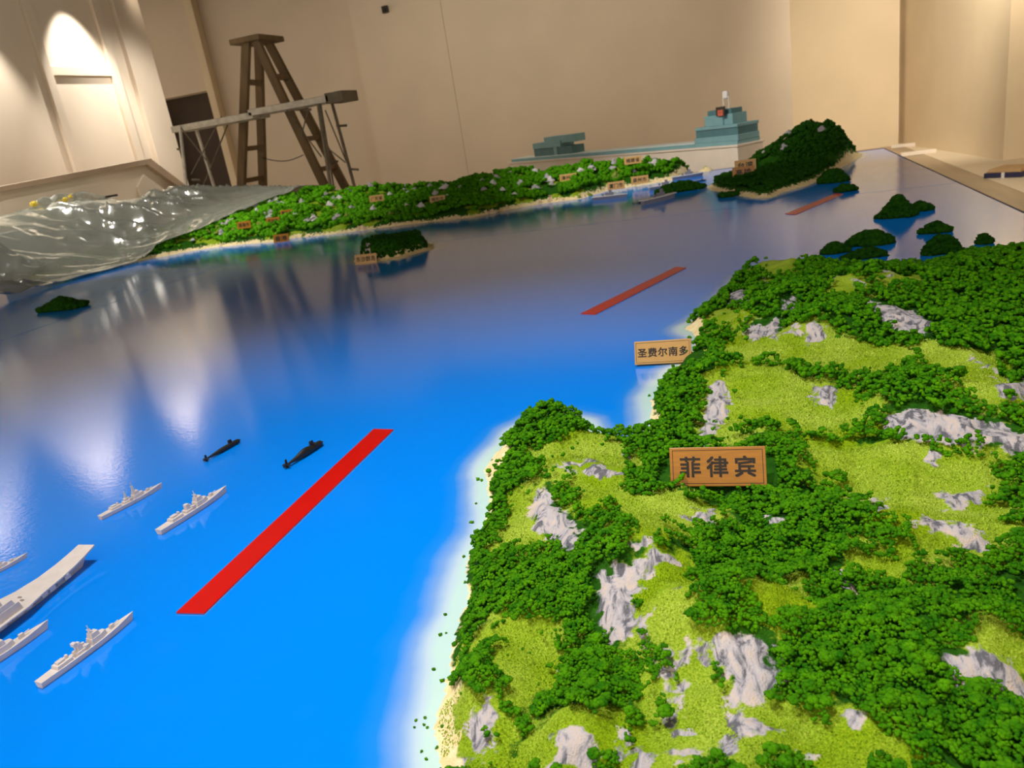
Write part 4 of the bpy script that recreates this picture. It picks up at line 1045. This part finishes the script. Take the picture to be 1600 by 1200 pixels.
# ------------------------------------------------------------------ scaffold platform
Y0s, Y1s = 8.0, 8.36
pl0, pl1 = atY(264, 191, Y0s), atY(536, 152, Y0s); zp = (pl0[2] + pl1[2]) / 2
sc = empty('scaffold', ((pl0[0] + pl1[0]) / 2, (Y0s + Y1s) / 2, 0), 0, 'grey metal scaffold platform with thin crossed braces in front of the ladder', 'scaffold')
so = np.array(sc.location)
def rs(p): return (p[0] - so[0], p[1] - so[1], p[2])
SM, SD = MATS['scaffold_metal'], MATS['scaffold_dark']
xm_ = atY(392, 172, Y0s)[0]
for x0, x1, dz in ((pl0[0], xm_, -0.015), (xm_ - 0.05, pl1[0] - 0.18, 0.015)):
    for k in range(2):
        yy = Y0s + k * 0.19 - so[1]
        MB().box(x0 - so[0], x1 - so[0], yy, yy + 0.17, zp - 0.07 + dz, zp + dz).build('plank', SM, sc, 0.005)
MB().box(pl1[0] - 0.22 - so[0], pl1[0] - so[0], Y0s - so[1], Y1s - so[1], zp - 0.075, zp + 0.035).build('end_block', SD, sc, 0.006)
def pole(p, q, Y, r=0.019, m=SM, ground=True, name='leg'):
    a, b = atY(*p, Y), atY(*q, Y)
    if ground: b = a + (b - a) * ((0.01 - a[2]) / (b[2] - a[2]))
    MB().tube([rs(a), rs(b)], r, 8).build(name, m, sc); return a, b
lg = [pole((281, 196), (292, 300), Y0s), pole((304, 193), (337, 300), Y1s), pole((497, 162), (516, 290), Y0s, 0.019, SD), pole((518, 158), (553, 288), Y1s, 0.019, SD), pole((500, 158), (521, 290), Y0s + 0.12, 0.012, SD)]
for p, q, Y in [((346, 182), (299, 272), Y0s + .05), ((300, 196), (330, 262), Y1s), ((360, 184), (318, 290), Y1s), ((280, 196), (322, 250), Y0s), ((448, 172), (502, 245), Y0s + .05), ((508, 172), (541, 252), Y1s), ((505, 226), (540, 254), Y1s), ((482, 170), (470, 215), Y0s)]:
    pole(p, q, Y, 0.008, SD, False, 'brace')
for p, q in [((526, 197), (542, 196)), ((546, 264), (560, 265)), ((518, 253), (528, 252)), ((474, 172), (486, 171)), ((277, 233), (286, 234)), ((300, 281), (313, 281))]:
    pole(p, q, Y1s if p[0] > 500 else Y0s, 0.013, SD, False, 'rung')

# ------------------------------------------------------------------ model ship on the white plinth behind the table
zP = 0.78
p0 = at(1152, 226, zP); p1 = at(795, 254, zP); dv = (p1 - p0); Lp = float(np.linalg.norm(dv)); dv /= Lp; nv = np.array([-dv[1], dv[0], 0.0])
if nv[1] < 0: nv = -nv
if p0[1] < 7.80: 
    sh = (7.80 - p0[1]); p0 = p0 + np.array([0, sh, 0]); p1 = p1 + np.array([0, sh, 0])
ang = math.atan2(dv[1], dv[0])
flip = 1.0 if (nv[0] * -dv[1] + nv[1] * dv[0]) > 0 else -1.0      # local +y is +/- nv
def yy_(a, b): return (min(a * flip, b * flip), max(a * flip, b * flip))
pt = empty('white_plinth', (p0[0], p0[1], 0), ang, 'long white plinth standing behind the far table edge', 'plinth')
ya, yb = yy_(0.0, 0.36)
MB().box(0, Lp, ya, yb, 0, zP - 0.02).build('body', MATS['white_board'], pt, 0.006)
ya, yb = yy_(-0.012, 0.372)
MB().box(-0.012, Lp + 0.012, ya, yb, zP - 0.02, zP).build('top', MATS['white_board'], pt, 0.004)
sp = empty('teal_model_ship', (p0[0], p0[1], zP), ang, 'large pale teal model ship with two stacked superstructures on the white plinth', 'model ship')
def sOf(px, py):      # distance along the plinth under a sight line
    v = ray(px, py); M2 = np.array([[v[0], -dv[0]], [v[1], -dv[1]]]); k = np.linalg.solve(M2, (p0 + nv * 0.12 - CP)[:2]); return k[1], (CP + v * k[0])[2]
s_a0, z_a = sOf(905, 236); s_a1, _ = sOf(842, 244); _, zt_a = sOf(880, 211)
s_b0, _ = sOf(1180, 212); s_b1, _ = sOf(1096, 216); _, zt_b = sOf(1135, 170); _, zm_b = sOf(1135, 196); _, zk = sOf(1136, 147)
s_b0 = max(s_b0, 0.005)
def bx3(s0, s1, w0, w1, z0, z1, name, m, par=sp, bev=0.004):
    a, b = yy_(w0, w1); return MB().box(min(s0, s1), max(s0, s1), a, b, z0 - zP, z1 - zP).build(name, MATS[m], par, bev)
bx3(0.01, Lp - 0.05, 0.015, 0.33, zP, zP + 0.035, 'hull', 'teal_paint')
bx3(s_b1 + 0.02, Lp - 0.05, 0.03, 0.32, zP + 0.035, zP + 0.045, 'deck', 'deck_white')
Hd = zP + 0.045
Ha = zt_a - Hd; s_am = (s_a0 + s_a1) / 2; La = s_a1 - s_a0
bx3(s_a0 + .06 * La, s_a1, 0.05, 0.25, Hd, Hd + Ha * .42, 'superstructure_base', 'teal_dark')
bx3(s_a0 + .40 * La, s_a0 + .48 * La, 0.04, 0.05, Hd, Hd + Ha * .45, 'corner_post', 'teal_paint')
bx3(s_a0 + .30 * La, s_a1, 0.04, 0.26, Hd + Ha * .42, Hd + Ha * .74, 'superstructure_deck', 'teal_paint')
bx3(s_a0, s_a0 + .72 * La, 0.06, 0.24, Hd + Ha * .60, Hd + Ha, 'superstructure_roof', 'teal_paint')
Hb = zt_b - Hd; Lb = s_b1 - s_b0
bx3(s_b0, s_b1, 0.02, 0.32, zP + 0.035, Hd + Hb * .16, 'superstructure_base', 'teal_paint')
bx3(s_b0 + .01 * Lb, s_b1 - .03 * Lb, 0.03, 0.31, Hd + Hb * .16, Hd + Hb * .46, 'superstructure_deck', 'teal_dark')
bx3(s_b0, s_b1 - .03 * Lb, 0.02, 0.32, Hd + Hb * .40, Hd + Hb * .50, 'deck_edge', 'teal_paint')
bx3(s_b0 + .16 * Lb, s_b1 - .20 * Lb, 0.06, 0.26, Hd + Hb * .50, Hd + Hb * .84, 'bridge', 'teal_paint')
bx3(s_b0 + .34 * Lb, s_b1 - .26 * Lb, 0.035, 0.06, Hd + Hb * .50, Hd + Hb * .78, 'bridge_front', 'teal_paint')
bx3(s_b0 + .22 * Lb, s_b1 - .25 * Lb, 0.08, 0.24, Hd + Hb * .84, Hd + Hb, 'bridge_roof', 'teal_dark')
s_c, _ = sOf(1137, 175); 
pbd = bx3(s_c - .055, s_c + .055, 0.015, 0.035, Hd + Hb * .80, Hd + Hb * 1.10, 'picture_board', 'picture_dark')
bx3(s_c - .040, s_c + .030, 0.010, 0.016, Hd + Hb * .81, Hd + Hb * 1.0, 'picture', 'red_picture', pbd)
for k in (-1, 1): bx3(s_c + k * .035 - .006, s_c + k * .035 + .006, 0.10, 0.115, Hd + Hb, zk - 0.02, 'mast_post', 'clear_acrylic', bev=0.001)
bx3(s_c - .03, s_c + .03, 0.085, 0.13, zk - 0.04, zk + 0.03, 'mast_head', 'ship_white', bev=0.012)

# ------------------------------------------------------------------ white parapet desk by the left wall
XD = -6.95
def PX(px, py): p = atX(px, py, XD); return (p[1], p[2])
ds = [PX(-60, 305), PX(0, 291), PX(145, 264), PX(230, 248), PX(303, 303)]
out = [(ds[0][0], 0.0)] + ds + [(ds[-1][0] + 0.05, 0.0)]
dk = empty('white_parapet', (XD, ds[3][0], 0), 0, 'white parapet wall with a sloping end cap in front of the left wall', 'parapet')
oy = ds[3][0]
MB().prism([(a - oy, b) for a, b in out], -0.10, 0.0, 'x').build('body', MATS['wall_paint'], dk, 0.006)
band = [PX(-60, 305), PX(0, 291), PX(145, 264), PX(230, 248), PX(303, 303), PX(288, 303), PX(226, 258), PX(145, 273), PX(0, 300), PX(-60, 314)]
MB().prism([(a - oy, b) for a, b in band], 0.0, 0.05, 'x').build('cap_trim', MATS['trim_shaded'], dk, 0.004)
pan = [PX(222, 273), PX(262, 306), PX(262, 360), PX(238, 360), PX(212, 292)]
MB().prism([(a - oy, b) for a, b in pan], 0.0, 0.03, 'x').build('side_panel', MATS['wall_paint'], dk, 0.004)
lz = atX(100, 345, -6.8)[2]
ly0, ly1 = atX(-60, 330, -6.8)[1], atX(235, 330, -6.8)[1]
MB().box(0.0, 0.30, ly0 - oy, ly1 - oy, lz - 0.05, lz).build('ledge', MATS['white_board'], dk, 0.004)
MB().box(0.0, 0.28, ly0 - oy + 0.02, ly1 - oy - 0.02, 0, lz - 0.05).build('ledge_front', MATS['white_board'], dk)
# crumpled bag with yellow bits on the ledge
bg0, bg1 = atX(22, 345, -6.8), atX(180, 330, -6.8); bc = (bg0 + bg1) / 2; bc[2] = lz
bag = empty('plastic_bag', tuple(bc), 0, 'crumpled pale plastic bag with yellow scraps behind the plastic sheet', 'bag')
V, F = ico(4, 5, 0.0); ly = (bg1[1] - bg0[1]) / 2; hz = (atX(110, 300, -6.8)[2] - lz)
rg = ridged(V[:, 0] * 2 + 5, V[:, 1] * 2 + V[:, 2] * 1.5, 1.6, 3, 3.0)[:, None]
Q = V * (0.55 + 0.65 * rg) * np.array([0.10, ly * 1.05, hz * 0.95]); Q[:, 2] = np.maximum(Q[:, 2], 0) 
meshobj('film', np_mesh('film', Q, F, False, [MATS['plastic_film']]), None, bag)
for px, py, r in ((52, 319, .035), (66, 331, .04), (102, 312, .03), (110, 307, .022)):
    p = atX(px, py, -6.72); V, F = ico(2, int(px), 0.3)
    meshobj('yellow_scrap', np_mesh('yellow_scrap', V * r * np.array([.5, 1.2, .8]) + (p - bc), F, False, [MATS['yellow_plastic']]), None, bag)
p = atX(174, 306, -6.72)
bk = empty('black_handset', (p[0], p[1], lz), 0, 'small black handset propped on the ledge beside the plastic bag', 'handset')
zz = p[2] - lz
MB().box(-.012, .012, -.085, .085, zz - .014, zz + .010).build('body', MATS['wire_black'], bk, 0.004)
MB().box(-.02, .02, -.03, .03, 0, zz - .014).build('stand', MATS['white_board'], bk, 0.002)
# small black sensor on the back wall
p = atY(603, 15, YB)
se = empty('wall_sensor', (p[0], YB, p[2]), 0, 'tiny black sensor high on the bare back wall', 'sensor')
MB().box(-.05, .05, -.06, 0, -.05, .05).build('body', MATS['wire_black'], se, 0.01)
MB().tube([(0, -.06, 0), (0, -.10, -.02)], .025, 10).build('lens', MATS['wire_black'], se)

# ------------------------------------------------------------------ right hand floor
for q0, q1, lb in (((1393, 229), (1442, 224), 'white batten lying on the floor nearer the right wall corner'), ((1407, 242), (1462, 235), 'white batten lying on the floor closer to the table corner')):
    a, b = at(*q0, 0.03), at(*q1, 0.03); c = (a + b) / 2
    t = empty('floor_batten', (c[0], c[1], 0.004), 0, lb, 'batten', 'white battens on the floor')
    MB().bar(tuple(a - c), tuple(b - c), 0.10, 0.05).build('batten', MATS['white_board'], t, 0.004).location.z = 0.025
a = at(1552, 270, 0.03); b = at(1612, 268, 0.03); c = (a + b) / 2; ln = float(np.linalg.norm(b - a))
t = empty('floor_box', (c[0], c[1], 0.004), math.atan2(b[1] - a[1], b[0] - a[0]), 'flat tan box with dark blue sides on the pale floor at the right edge', 'box')
MB().box(-ln / 2, ln / 2, -.2, .2, 0, 0.05).build('tray', MATS['book_blue'], t, 0.006)
MB().prism([(-ln / 2 + .02, -.18), (ln / 2 - .02, -.18), (ln / 2 - .02, .18), (-ln / 2 + .02, .18)], 0.05, 0.085, top=0.94).build('lid', MATS['book_tan'], t, 0.006)
MB().box(-.01, .02, -.205, -.2, 0, 0.055).build('label_strip', MATS['ship_white'], t)
